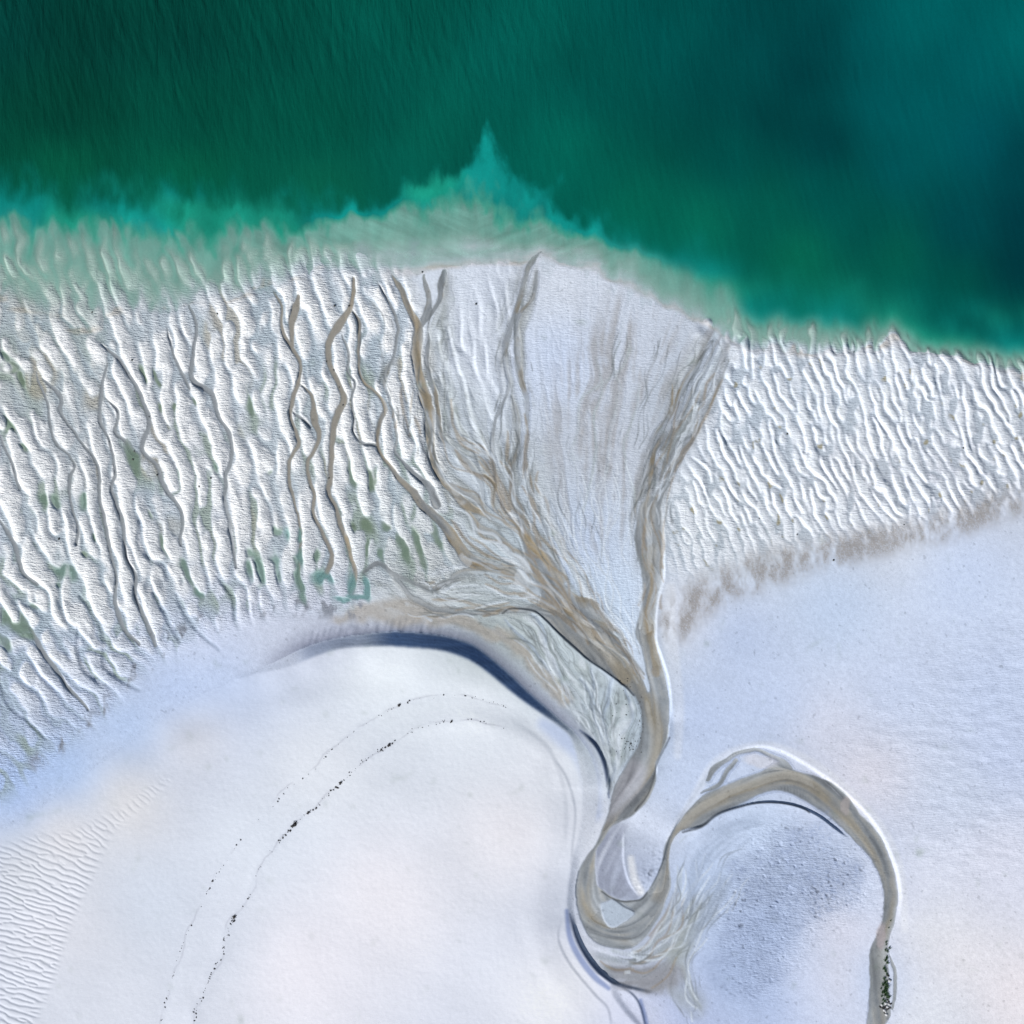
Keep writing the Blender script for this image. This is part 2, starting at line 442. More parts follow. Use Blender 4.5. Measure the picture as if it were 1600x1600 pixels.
white = np.random.default_rng(5).standard_normal((N, N)).astype(np.float32)
LF = lic(blur(white, 1.3), 540, 1450, 390, 1640, 14, 2.6)         # fine streaks
LM = lic(noise(7, seed=41), 540, 1450, 390, 1640, 16, 5.0)          # broader ribbons

# ------------------------------------------------------------------ mega ripples: oriented waves summed from kernels, phase read back
SLOPE = idw([(20, 500, .5), (100, 500, .42), (200, 480, .32), (300, 500, .3), (400, 550, .25), (500, 600, .18), (600, 600, .2), (100, 650, .42),
             (200, 650, .36), (300, 650, .28), (60, 800, .3), (150, 800, .2), (250, 800, .15), (350, 800, .12), (450, 800, .1), (550, 800, .2),
             (650, 850, .3), (20, 950, .55), (100, 1050, .8), (30, 1100, .9), (150, 950, .42), (230, 950, .5), (300, 930, .5), (400, 900, .2),
             (550, 900, .1), (30, 1200, 1.1), (200, 1050, .9), (100, 350, .3), (500, 380, .3), (700, 500, .1), (700, 700, .3)], 3.0, 25.0)
RS = idw([(1150, 560, .12), (1250, 560, .2), (1350, 560, .22), (1500, 560, .22), (1600, 560, .35), (1200, 650, .35), (1350, 650, .3), (1500, 650, .35),
          (1080, 760, .45), (1200, 760, .5), (1350, 740, .5), (1500, 740, .6), (1100, 850, .35), (1250, 830, .45), (1250, 480, .05), (1500, 480, .15)], 3.0, 25.0)
chp = np.concatenate([C[:, :2] for k, C in CH if C[0, 0] < 640 and k != 'w'])


def phasor(x0, x1, y0, y1, lam, sp_, sl_, slope, dens, rnd, snap=None, mask=None, seed=3, horiz=False):
    r = np.random.default_rng(seed)
    acc = np.zeros((N, N), np.complex64); wsum = np.zeros((N, N), np.float32)
    R = 2.2 * max(sp_, sl_)
    for yy in np.arange(y0, y1, dens * lam * 1.5):
        for xx in np.arange(x0, x1, dens * lam):
            x = xx + r.uniform(-.5, .5) * dens * lam; y = yy + r.uniform(-.5, .5) * dens * lam * 1.5
            if mask is not None and samp(mask, np.array([x]), np.array([y]))[0] < .02: continue
            s = float(samp(slope, np.array([x]), np.array([y]))[0]) + r.normal() * .05
            lm = lam * (1 + r.normal() * .06)
            tx, ty = s, 1.0
            n = math.hypot(tx, ty); tx /= n; ty /= n
            px_, py_ = (ty, -tx)          # across the crests, pointing right
            if horiz: tx, ty, px_, py_ = 1 / math.hypot(1, s), s / math.hypot(1, s), -s / math.hypot(1, s), 1 / math.hypot(1, s)
            ph = r.normal() * rnd
            if snap is not None:
                near = snap[np.abs(snap[:, 1] - y) < 5]
                if len(near):
                    dd = x - near[:, 0]; q = np.argmin(np.abs(dd))
                    if abs(dd[q]) < 0.9 * lam:
                        ph = dd[q] * px_ / lm + r.normal() * .04
                    else:
                        ph = r.uniform(0, 1)
            i0, i1 = win(x - R, x + R); j0, j1 = win(y - R, y + R)
            if i1 - i0 < 2 or j1 - j0 < 2: continue
            X = U[j0:j1, i0:i1] - x; Y = V[j0:j1, i0:i1] - y
            a_ = X * px_ + Y * py_; b_ = X * tx + Y * ty
            w = np.exp(-(a_ / sp_) ** 2 - (b_ / sl_) ** 2)
            acc[j0:j1, i0:i1] += w * np.exp(2j * np.pi * (a_ / lm + ph)).astype(np.complex64)
            wsum[j0:j1, i0:i1] += w
    amp = np.abs(acc) / (wsum + 1e-3)
    return (np.angle(acc) / (2 * np.pi)) % 1.0, amp


def crest(t, p=2.2):
    """flat damp trough, steep lit face, long gentle back"""
    return np.where(t < .08, 0, np.where(t < .34, sm(t, .08, .34) ** .85, 1 - ((t - .34) / .66) ** p)) ** .85 * 1.0


LEFT = poly(pts('-140,300 100,310 330,320 560,400 640,430 665,560 690,700 715,800 712,900 680,915 600,900 560,945 430,955 330,985 250,1020 150,1120 60,1200 -20,1260 -140,1300'), False)
MIDM = blur(poly(pts('660,440 800,420 790,560 780,700 750,740 690,650 665,540')), 14)
RIGHT = poly(pts('1140,470 1300,470 1450,470 1740,500 1740,740 1600,765 1500,800 1350,835 1200,860 1060,900 1040,880 1040,790 1085,720 1120,620 1150,560'), False)
mL = blur(LEFT, 12); mR = blur(RIGHT, 9)
chp = np.concatenate([chp] + [np.stack([np.full(5, q[0] + q[2] * .55) + .3 * np.linspace(-q[3], q[3], 5), q[1] + np.linspace(-q[3], q[3], 5)], 1) for q in POOLS])
print('phasor')
tL, aL = phasor(-120, 730, 280, 1300, 27.0, 19.0, 33.0, SLOPE, .62, .25, chp, mL, 3)
tR, aR = phasor(1030, 1720, 470, 910, 17.5, 10.5, 17.0, RS, .62, .7, None, mR, 4)
tR2, aR2 = phasor(640, 820, 420, 740, 24.0, 14.0, 22.0, SLOPE, .7, .5, None, MIDM, 8)
SM = poly(pts('-140,1340 0,1322 60,1305 110,1300 190,1262 262,1210 276,1212 235,1250 182,1292 150,1360 112,1440 85,1530 55,1600 10,1740 -140,1740'), False)
mS = blur(SM, 4)
sl0 = idw([(0, 1350, .25), (100, 1350, .5), (200, 1270, .7), (50, 1450, .2), (50, 1550, .3), (100, 1450, .3)], 2, 20)
tS, aS = phasor(-60, 290, 1190, 1700, 9.0, 7.0, 11.0, sl0, .8, .5, None, mS, 6, True)
# crest line modulation
modL = np.clip(0.80 + 0.46 * fbm(24, 36, seed=51, octs=3), .22, 1.3)
rL = crest((tL + 0.11 * fbm(40, 30, seed=52, octs=3) + .07 * noise(13, 16, seed=58)) % 1.0) * np.clip(aL * 4.0, 0.3, 1) * modL
rR = crest((tR * 1.0 + 0.13 * fbm(20, seed=53, octs=3)) % 1.0, 2.4) * np.clip(aR * 4.5, 0.3, 1) * np.clip(0.9 + 0.3 * fbm(15, 26, seed=54, octs=2), .1, 1.4)
rM = crest(tR2) * np.clip(aR2 * 1.8, 0.1, 1)
rS = crest((tS + .05 * noise(8, seed=55)) % 1.0)
cutL = np.clip(fbm(13, 28, seed=56, octs=3) - .75, 0, 2) * .6
rL = np.clip(rL - cutL, 0, 2); rR = np.clip(rR - np.clip(fbm(10, 18, seed=57, octs=3) - .7, 0, 2) * .6, 0, 2)
rL = blur(rL, 1.0, 2); rR = np.clip(blur(rR, 0.9, 1), 0, 2)

# ------------------------------------------------------------------ heights
land = np.clip((V - cS), 0, None)
Z0 = np.where(L <= 0, 0.02 + 0.0009 * land, 0)
Z0 = Z0 + np.where(L > 0, -np.interp(L, [0, 1, 2, 3, 6], [0, .34, 1.1, 3.5, 7.0]), 0)
Z0 = blur(Z0.astype(np.float32), 3.0)
fadeL = np.interp(L, [-9, -0.3, 0.3, 1.0, 1.8, 2.4], [1, 1, .75, .5, .4, 0]) * sm(V, 1270, 1060)
low = np.clip(sm(U * 0.5 + V, 1190, 1060), 0, 1)
wet0 = blur(sm(-np.minimum(Db, Dg), -6, 2), 3.0)
hL = rL * mL * fadeL * (1 - .7 * wet0) * (0.45 + 0.55 * low) * 0.38
hR = rR * mR * np.interp(L, [-9, 0.3, 1.0, 1.6], [1, 1, .6, 0]) * (0.35 + .65 * sm(cS + 330 - V, 0, 120)) * 0.27
H = Z0 + hL + hR - 0.02
H += rM * MIDM * 0.22
H += rS * mS * 0.085 * (0.4 + .6 * sm(V, 1250, 1420))

# dune: closed crest outline and foot line of the slip face
CREST = pts('350,1068 385,1057 450,1042 500,1022 540,1011 600,1008 640,1010 680,1013 710,1020 740,1033 770,1055 800,1080 825,1099 850,1116 872,1132 892,1152 903,1190 910,1240 905,1300 893,1345 886,1400 890,1440 905,1480 930,1515 955,1545 960,1740 -140,1740 -140,1330 20,1290 120,1220 220,1150 290,1100')
FOOT = pts('350,1062 385,1051 430,1034 480,1010 530,996 600,987 640,987 680,991 710,997 740,1008 770,1030 800,1056 825,1080 850,1102 872,1121 900,1146 925,1185 935,1240 925,1300 905,1345 896,1400 900,1440 915,1480 940,1515 965,1545 970,1740 -140,1740 -140,1318 20,1282 120,1212 220,1142 290,1092')
inC = poly(CREST); inF = poly(FOOT)


def edge_dist(P, margin):
    D = np.full((N, N), margin, np.float32)
    stroke(D, [(p[0], p[1], 0.01) for p in P] + [(P[0][0], P[0][1], 0.01)], 0.01, margin)
    return np.clip(D, 0, margin)


dC = edge_dist(CREST, 90.0); dF = edge_dist(FOOT, 90.0)
HC = idw([(350, 1065, 0), (385, 1055, .15), (450, 1040, .5), (500, 1020, .9), (540, 1010, 1.15), (600, 1009, 1.5), (660, 1010, 1.6), (720, 1025, 1.6),
          (765, 1052, 1.4), (800, 1080, 1.2), (840, 1110, .85), (870, 1133, .6), (895, 1160, .45), (910, 1200, .45), (910, 1260, .45), (905, 1320, .4),
          (890, 1400, .35), (900, 1470, .35), (930, 1520, .35), (960, 1600, .4), (20, 1290, .05), (120, 1215, .05), (220, 1145, .05), (290, 1100, .05),
          (600, 1300, 1.8), (500, 1150, 1.65), (400, 1300, 1.6), (750, 1200, 1.7), (300, 1500, 1.3), (150, 1400, .7), (50, 1500, .3), (800, 1450, 1.7),
          (850, 1300, 1.2), (600, 1550, 1.8), (840, 1400, 1.2), (840, 1530, 1.2), (200, 1300, .8), (300, 1200, .8)], 3.2, 14.0)
HC = HC + (blur(HC, 16.0) - HC) * sm(V, 1150, 1220)
HC = blur(HC, 6.0)
HC = HC + (blur(HC, 45.0) - HC) * sm(np.where(inC > .5, dC, 0), 25, 85)
t = np.where(inC > .5, 1.0, np.where(inF > .5, dF / (dF + dC + 1e-3), 0.0)).astype(np.float32)
t = blur(t, 1.0)
dune_h = HC * t
H += sm(-np.abs(dF - 9), -14, -2) * (inF < .5) * sm(-U, -760, -640) * sm(U, 420, 500) * sm(-V, -1060, -1040) * samp(noise(3.2, 12, seed=201), U + .5 * (V - 1000), V) * .05
foot = np.where(inF > .5, 0, np.exp(-dF / 11.0)) * np.clip(HC, 0, 1.2) * .28
foot = np.where(inF > .5, np.clip(HC, 0, 1.2) * .28 * (1 - t), foot)
H += dune_h + blur(foot.astype(np.float32), 1.5)
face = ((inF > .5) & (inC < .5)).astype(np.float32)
# soft swales on the dune top (old wrack berms)
WR_OUT = pts('830,1125 791,1103 759,1093 731,1086 700,1085 659,1090 625,1100 585,1121 563,1134 546,1148 513,1175 494,1200 456,1227 425,1260 387,1301 360,1335 335,1375 327,1390 310,1425 293,1459 282,1495 264,1552 255,1600')
WR_IN = pts('845,1170 805,1143 798,1139 748,1125 735,1122 711,1125 697,1125 647,1138 609,1162 573,1184 546,1208 534,1220 515,1238 494,1261 484,1266 463,1284 446,1304 424,1330 405,1359 400,1382 382,1414 369,1430 355,1459 350,1490 333,1516 319,1555 308,1569 307,1600')
for P, hh in ((WR_OUT, -.05), (WR_IN, .09)):
    D = np.full((N, N), 60, np.float32); Sd = np.zeros((N, N), np.float32) + 60
    stroke(D, P, 0.01, 60.0, Sd)
    H += hh * np.exp(-(D / 14) ** 2)
H += np.where(inC > .5, .012 * fbm(60, 34, seed=61, octs=4), 0) * 0.7

# channels
chB = fray(sm(-Db, -2.2, 2.2), 1.2); chG = fray(sm(-Dg, -2.0, 2.0), 1.2); chW = fray(sm(-Dw, -3.0, 2.5), 1.5); chT = fray(sm(-Dt, -3.5, 1.5), 1.5)
rv = fray(blur(river, 1.3, 2), 0.7)
wetc = np.maximum(np.maximum(chB, chG), rv)
sea_fade = sm(-L, -0.25, 0.15)
wetc *= sea_fade; chT *= sea_fade; chW *= sea_fade
FANs = blur(poly(pts('600,425 840,405 980,440 1110,505 1150,550 1085,720 1040,790 1030,900 1000,1010 900,960 700,965 600,930 560,900 640,885 720,890 700,800 660,700 620,560')), 10)
LV = Z0 - 0.03 * (1 - .5 * FANs)                      # stream water level
bed = LV - (0.012 + 0.03 * sm(wetc, .5, 1.0)) * (1 - .5 * FANs) - 0.012 * LM * (wetc > .5)
keep = 1 - sm(wetc, .12, .62)
H = H * keep + bed * (1 - keep)
H -= chT * (.05 + .09 * mL) + chW * 0.022
dcw = H.copy()
H += .02 * sm(-Dl, -1.3, .6) - .010 * sm(-Dk, -1.3, .4)


def scarp(P, hgt, w, back, side=1):
    """raise the ground on one side of a curve, easing back to level"""
    D = np.full((N, N), back * 3.2, np.float32); Sd = np.full((N, N), 0, np.float32)
    A = np.zeros((N, N), np.float32)
    stroke(D, P, 0.01, back * 3.2, Sd, False, A)
    d = Sd * side
    h = np.where(D < back * 3.1, sm(d, -w / 2, w / 2) * np.exp(-np.clip(d, 0, None) / back) * sm(back * 3.1 - D, 0, back), 0)
    # ease out at the two ends
    h = h * sm(A, 0, 34)
    return (h * hgt).astype(np.float32)


# side +1 = right hand of travel in the picture
H += scarp(pts('1060,1302 1080,1293 1098,1287 1122,1270 1150,1260 1175,1254 1205,1252 1240,1257 1275,1272 1305,1294 1330,1312'), .32, 3, 26, -1)
H += scarp(pts('1046,1120 1043,1148 1036,1170 1026,1192 1024,1208 1012,1238 992,1268 980,1282'), .36, 3, 22, 1)
H += scarp(pts('974,1290 973,1320 974,1347 983,1378 1002,1404'), .30, 3.5, 22, 1)
H += scarp(pts('1003,1402 1015,1387 1026,1366 1035,1344 1043,1315 1054,1290 1072,1262'), .30, 4, 16, 1)
H += scarp(pts('1042,1318 1054,1290 1072,1260 1090,1232 1106,1206 1130,1185 1160,1171 1190,1166 1222,1174 1262,1196 1300,1222 1345,1262 1372,1296 1390,1332 1402,1370 1405,1410 1396,1450'), .19, 8, 26, 1)
H += scarp(pts('785,959 800,951 832,954 850,966 870,986 895,1008 920,1031 945,1048 975,1071 992,1088'), .16, 3, 14, -1)
H += scarp(pts('900,1136 920,1152 935,1170 946,1195 951,1225 950,1252'), .42, 8, 34, -1) * 1.0
H += scarp(pts('893,1420 899,1452 912,1482 930,1508 952,1528 985,1540 1030,1550'), .30, 7, 30, -1)
H += scarp(pts('960,1535 985,1548 1000,1570 1012,1620'), .22, 5, 26, -1)
H += scarp(pts('1036,800 1037,850 1037,900 1030,930 1025,960 1025,1000 1034,1028 1044,1062 1048,1100 1047,1130'), .25, 5, 20, 1)
H += scarp(pts('890,1140 915,1190 925,1260 915,1330 893,1380'), .10, 26, 30, -1)
H += scarp(pts('861,1178 884,1212 898,1262 894,1319 890,1361'), .09, 6, 40, -1)
H += scarp(pts('880,1425 872,1462 890,1502 928,1549 950,1574 955,1620'), .10, 6, 40, -1)
H += scarp(pts('800,1125 850,1160 876,1210 884,1270 880,1330'), .07, 10, 40, -1)
# outer levee dip and plateau texture
PLAT = blur(poly(pts('1290,1290 1340,1330 1368,1390 1330,1430 1290,1440 1240,1500 1200,1560 1150,1540 1130,1470 1120,1420 1150,1350 1200,1290 1250,1280')), 22)
PL2 = blur(poly(pts('980,1335 1035,1325 1020,1375 1002,1398 985,1370')), 4)
pit = noise(2.6, seed=71); pit2 = noise(5, 7, seed=72)
H += PLAT * (np.clip(-np.abs(pit) + .4, -1, .4) * 0.022 + pit2 * .006 - .08 * sm(pit, 1.5, 2.3))
H += PL2 * (pit * .022 - .07 * sm(pit2, 1.4, 2.2))
# small wind ripples on the right plain
PLR = blur(poly(pts('1330,1060 1480,1000 1740,960 1740,1330 1600,1360 1500,1375 1400,1340 1370,1240 1300,1160')), 40)
H += PLR * (noise(11, 5.5, seed=73) * .014 + noise(20, 9, seed=74) * .012)
H += fbm(120, seed=75, octs=3) * .03 * sm(-L, 0, 1)
FWm = blur(poly(pts('600,870 700,800 660,700 640,600 660,480 700,430 720,600 790,700 800,600 780,500 840,400 830,500 830,620 850,760 900,880 960,960 1000,1050 930,1010 850,960 700,970 620,960 560,900')), 9)
FWm = np.clip(FWm + blur(poly(pts('1028,781 1066,731 1081,700 1112,640 1137,581 1150,550 1120,512 1103,519 1080,545 1053,600 1040,641 1020,675 1005,712 990,756 985,800 1000,830')), 4), 0, 1)
# beds of the braid plain and the marsh: flow-aligned relief
FAN = blur(poly(pts('600,425 700,415 840,405 980,440 1110,505 1150,550 1130,620 1085,720 1040,790 1030,900 1000,1010 985,1040 900,960 830,965 700,965 600,930 560,900 640,885 720,890 700,800 660,700 620,560')), 10) * sea_fade
MARSH = blur(poly(pts('640,965 700,962 765,970 810,958 850,972 895,1012 945,1052 990,1090 998,1130 990,1170 962,1210 952,1250 950,1200 938,1165 905,1130 865,1085 820,1040 770,1000 700,978')), 4)
SOUTHW = blur(poly(pts('905,1450 925,1492 950,1520 985,1535 1040,1548 1060,1570 1090,1590 1105,1560 1085,1520 1080,1480 1110,1430 1130,1390 1100,1395 1070,1400 1050,1400 1030,1440 1000,1475 950,1484 925,1472')), 5)
H += FAN * (LF * .012 + LM * .022) * keep * (.35 + .65 * FWm) - .03 * FAN * np.exp(-((LM - .35) / .14) ** 2) * keep
H += MARSH * (LM * .022 + LF * .010 + noise(6, seed=76) * .016) * keep + SOUTHW * LM * .018 * keep
H += np.exp(-(np.hypot(U - 1108, V - 503) / 6) ** 2) * .3 + np.exp(-(np.hypot(U - 1092, V - 520) / 8) ** 2) * .25
H += np.exp(-(np.hypot(U - 1089, V - 632) / 5) ** 2) * .2 + np.exp(-(np.hypot(U - 1140, V - 583) / 7) ** 2) * .22
H += np.exp(-(np.hypot((U - 1167) / .55, (V - 545)) / 17) ** 2) * .3
H += .012 * noise(3.2, seed=77) * sm(-L, -.3, 0) * (1 - wetc) * (0.25 + .5 * mR + .6 * mL)

# pools: shallow basins
poolD = np.zeros((N, N), np.float32); poolT = poolD.copy()
for (pu, pv, ru, rvv, te) in POOLS:
    i0, i1 = win(pu - ru * 2.2, pu + ru * 2.2); j0, j1 = win(pv - rvv * 2.2, pv + rvv * 2.2)
    sl = SLOPE[min(N - 1, int((pv - P0) / STEP)), int((pu - P0) / STEP)]
    x = U[j0:j1, i0:i1] - pu - sl * (V[j0:j1, i0:i1] - pv) + 2.0 * WU[j0:j1, i0:i1]; y = V[j0:j1, i0:i1] - pv + 2.5 * WV[j0:j1, i0:i1]
    x = x * np.where(x > 0, 1.25, .85)
    r = np.hypot(x / ru / 1.3, y / rvv / 1.2) * np.where(x > 0, 1.0, .9)
    m = sm(-r, -1.5, -.2 - .35 * (x < 0) * 0) 
    poolT[j0:j1, i0:i1] = np.where(m > poolD[j0:j1, i0:i1], te, poolT[j0:j1, i0:i1])
    poolD[j0:j1, i0:i1] = np.maximum(poolD[j0:j1, i0:i1], m)
poolD *= 1 - .97 * blur(sm(rL * mL, .22, .62), 1.0, 1)
POOLZ = Z0 - 0.01
kp = sm(poolD, .2, .8)
H = H * (1 - .8 * kp) + (Z0 - .07) * kp * .8
print('heights done')

# ------------------------------------------------------------------ base colours
TINT = idw([(500, 1200, 224, 228, 239), (600, 1400, 233, 231, 241), (800, 1300, 236, 234, 243), (400, 1300, 216, 222, 236), (250, 1400, 208, 215, 231),
            (150, 1550, 212, 216, 230), (100, 1450, 214, 216, 228), (50, 1350, 214, 217, 228), (200, 1250, 221, 220, 226), (300, 1150, 216, 218, 230),
            (100, 1300, 218, 217, 224), (600, 1050, 226, 232, 242), (750, 1110, 224, 229, 240), (850, 1200, 228, 231, 242), (920, 1300, 223, 227, 240), (880, 1550, 230, 231, 241),
            (350, 1450, 214, 219, 234), (470, 1500, 230, 228, 239),
            (30, 1235, 168, 190, 232), (100, 1200, 172, 194, 233), (200, 1130, 180, 199, 234), (280, 1085, 182, 199, 234), (340, 1050, 186, 201, 233), (330, 1010, 200, 209, 234), (420, 985, 202, 209, 230), (500, 975, 190, 196, 215),
            (100, 700, 196, 201, 209), (300, 700, 198, 203, 213), (500, 700, 202, 209, 218), (50, 550, 184, 190, 192), (100, 900, 188, 198, 208), (60, 1100, 176, 190, 218),
            (450, 850, 202, 207, 216), (250, 880, 196, 202, 212), (600, 800, 200, 208, 216), (350, 550, 196, 203, 214), (500, 500, 196, 205, 218), (180, 1060, 184, 196, 222), (650, 880, 195, 200, 205),
            (1180, 600, 202, 213, 230), (1300, 620, 208, 217, 232), (1450, 620, 206, 214, 229), (1580, 650, 198, 205, 218), (1350, 750, 206, 208, 218), (1500, 740, 202, 206, 220),
            (1100, 820, 210, 217, 226), (1200, 820, 206, 212, 223), (1400, 830, 205, 212, 228),
            (1060, 960, 208, 212, 226), (1150, 1000, 188, 202, 232), (1300, 950, 190, 205, 232), (1500, 900, 196, 209, 237), (1200, 1100, 190, 203, 232), (1400, 1080, 196, 207, 233), (1550, 1080, 194, 206, 234),
            (1500, 1230, 197, 206, 228), (1560, 1180, 192, 203, 231), (1300, 1150, 208, 212, 231), (1350, 1210, 216, 215, 229), (1060, 1230, 195, 208, 236), (1090, 1120, 188, 202, 233), (1560, 1350, 212, 215, 233),
            (1430, 1400, 214, 218, 236), (1500, 1500, 226, 224, 233), (1450, 1450, 224, 225, 235), (1450, 1580, 221, 224, 236), (1590, 1550, 227, 222, 230),
            (1180, 1300, 190, 205, 233), (1100, 1380, 183, 199, 229), (1230, 1370, 172, 186, 215), (1200, 1450, 176, 193, 228), (1150, 1520, 172, 189, 224), (1290, 1330, 180, 192, 218), (1200, 1560, 175, 190, 224),
            (1320, 1450, 214, 215, 232), (1270, 1540, 205, 213, 238), (1320, 1530, 214, 213, 226), (1350, 1530, 190, 205, 236), (1345, 1400, 196, 206, 231), (1010, 1590, 206, 210, 232), (1060, 1580, 176, 188, 222),
            (1020, 1290, 206, 214, 234), (1000, 1350, 170, 180, 205),
            (750, 550, 207, 214, 229), (870, 560, 198, 210, 235), (870, 450, 204, 211, 226), (950, 700, 192, 199, 214), (900, 850, 188, 201, 226), (930, 930, 198, 214, 238), (1010, 560, 196, 204, 221),
            (700, 640, 202, 211, 223), (800, 850, 184, 196, 208), (980, 960, 196, 212, 236), (1060, 600, 176, 185, 200), (780, 1000, 176, 186, 190), (860, 1020, 182, 194, 203), (960, 1140, 172, 186, 198)], 3.2, 16.0)
TINT = np.stack([blur(TINT[..., k], 14.0) for k in range(3)], -1)
col = lin(TINT).astype(np.float32)  # damp sand's blue includes the sky's reflection, put into the tone
Lc = lambda r, g, b: lin((r, g, b))

th1 = np.exp(-((LM - .35) / .10) ** 2); th2 = np.exp(-((LM + .55) / .12) ** 2); th3 = np.exp(-(LF / .16) ** 2)
threads = np.clip(th1 + .8 * th2, 0, 1)
# thin grey film in the fan, streaked
ZONE = blur(poly(pts('860,500 960,470 1060,520 1040,620 1000,740 985,850 900,860 880,760 850,640')), 26)
col = mix(col, Lc(160, 160, 165), FAN * np.clip(ZONE * (.25 + .35 * LM + .25 * LF), 0, .75) * (1 - wetc))
FW = FAN * blur(poly(pts('600,870 700,800 660,700 640,600 660,480 700,430 720,600 790,700 800,600 780,500 840,400 830,500 830,620 850,760 900,880 960,960 1000,1050 930,1010 850,960 700,970 620,960 560,900')), 9)
col = mix(col, Lc(150, 157, 160), FW * np.clip(.42 + .28 * LM + .16 * LF, 0, .9))
WR_ = blur(poly(pts('1028,781 1066,731 1081,700 1112,640 1137,581 1150,550 1120,512 1103,519 1080,545 1053,600 1040,641 1020,675 1005,712 990,756 985,800 1000,830')), 4)
col = mix(col, Lc(150, 153, 162), WR_ * np.clip(.55 + .3 * LM + .2 * LF, 0, .95) * sea_fade)
col = mix(col, Lc(156, 166, 170), MARSH * np.clip(.45 + .3 * noise(14, seed=81) * .5 + .22 * LM, 0, .9))
col = mix(col, Lc(172, 182, 190), np.clip(chW * (.55 + .25 * LF), 0, .9))
col = mix(col, Lc(150, 165, 190), np.clip(chT * .55, 0, .9))
col = mix(col, Lc(160, 168, 178), SOUTHW * np.clip(.6 + .3 * LM, 0, 1))
bz = np.clip(np.maximum(FW, np.maximum(WR_, .8 * MARSH)), 0, 1) * sea_fade * (1 - .4 * wetc)
col = mix(col, Lc(104, 110, 114), bz * threads * (.45 + .25 * sm(noise(30, 60, seed=191), -1, 1)))
col = mix(col, Lc(212, 220, 232), bz * sm(LM, .8, 1.4) * .75)
halo = np.exp(-np.clip(np.minimum(Db, Dg), 0, 60) / 8.0) * FAN
col = mix(col, Lc(150, 154, 158), halo * np.clip(.38 + .35 * LM + .15 * LF, 0, .9))
# ripple troughs hold darker damp sediment
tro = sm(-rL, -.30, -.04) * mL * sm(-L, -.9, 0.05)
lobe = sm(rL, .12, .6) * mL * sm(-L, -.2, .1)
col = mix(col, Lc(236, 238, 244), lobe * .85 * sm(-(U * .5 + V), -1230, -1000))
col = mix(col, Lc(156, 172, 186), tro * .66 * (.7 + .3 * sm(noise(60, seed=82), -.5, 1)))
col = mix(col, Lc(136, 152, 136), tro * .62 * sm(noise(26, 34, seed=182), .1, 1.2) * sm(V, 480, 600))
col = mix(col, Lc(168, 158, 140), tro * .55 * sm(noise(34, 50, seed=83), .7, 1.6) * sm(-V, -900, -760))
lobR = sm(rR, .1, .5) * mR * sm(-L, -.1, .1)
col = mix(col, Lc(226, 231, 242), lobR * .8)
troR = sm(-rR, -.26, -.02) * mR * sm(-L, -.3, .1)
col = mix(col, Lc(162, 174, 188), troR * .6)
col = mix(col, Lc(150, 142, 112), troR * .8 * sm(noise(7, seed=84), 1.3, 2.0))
col = mix(col, Lc(196, 186, 182), sm(-np.abs(L - .06), -.18, 0) * .35 * sm(U, 560, 640) * (1 - wetc))
col = mix(col, Lc(170, 160, 145), sm(-np.abs(L - .02), -.12, 0) * .5 * sm(noise(30, 8, seed=85), 0, 1.2))
# dune foot apron and slip face: their shade deepened in the colour, plus sand layers
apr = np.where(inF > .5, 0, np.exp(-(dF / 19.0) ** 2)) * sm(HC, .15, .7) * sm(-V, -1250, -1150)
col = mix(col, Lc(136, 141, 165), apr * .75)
BAND = np.full((N, N), 50, np.float32)
stroke(BAND, pts('520,965,4 570,958,16 620,955,34 680,963,30 740,976,22 790,1004,18 840,1050,16 880,1095,12'), 20, 30)
col = mix(col, Lc(166, 160, 154), fray(sm(-BAND, -9, 5), 3) * .75 * (1 - .6 * wetc))
lay = np.sin((dC + 1.5 * noise(18, seed=91)) * 1.25) * .5 + .5 * noise(90, 3.5, seed=92)
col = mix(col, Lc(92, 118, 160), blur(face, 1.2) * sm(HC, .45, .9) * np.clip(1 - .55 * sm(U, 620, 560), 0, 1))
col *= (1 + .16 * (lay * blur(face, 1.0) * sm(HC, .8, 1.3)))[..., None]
# blue swale right of the first terrace
SW = np.full((N, N), 60, np.float32)
stroke(SW, pts('850,1130,6 880,1150,18 905,1175,14 922,1215,10 930,1270,6'), 10, 40)
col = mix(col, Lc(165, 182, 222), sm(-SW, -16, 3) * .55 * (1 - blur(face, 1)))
for s in ('885,1420,2 890,1460,5 905,1492,6 928,1522,6 950,1540,3', '1000,1560,2 1008,1590,3 1012,1620,3'):  # blue shade of the cut bank scarps, put into the colour
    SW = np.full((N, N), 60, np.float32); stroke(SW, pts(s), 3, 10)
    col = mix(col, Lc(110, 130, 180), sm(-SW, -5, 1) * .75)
for s in ('890,1425,1 900,1462,3 915,1490,4 936,1515,4 962,1535,2 985,1541,1', '906,1140,1 926,1157,3 940,1182,4 947,1210,3 951,1245,1'):  # thin dark lines deepen the scarps' shade in the colour
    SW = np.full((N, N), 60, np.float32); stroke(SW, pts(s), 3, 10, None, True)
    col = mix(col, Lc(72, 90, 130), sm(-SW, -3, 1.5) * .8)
# pale dry rim of the outer bend
for s, k in (('1046,1312,6 1060,1283,6 1085,1243,8 1110,1200,9 1140,1176,8 1190,1164,7 1230,1173,8 1280,1200,10 1330,1243,12 1372,1290,12 1396,1335,10 1408,1385,8 1412,1450,6', .3),
             ('1046,920,14 1044,980,18 1052,1040,16 1060,1110,12 1058,1180,6', .25), ('985,1340,5 990,1370,7 1000,1392,7', .7)):
    SW = np.full((N, N), 60, np.float32); stroke(SW, pts(s), 3, 20)
    col = mix(col, Lc(236, 237, 243), sm(-SW, -7, 2) * k)
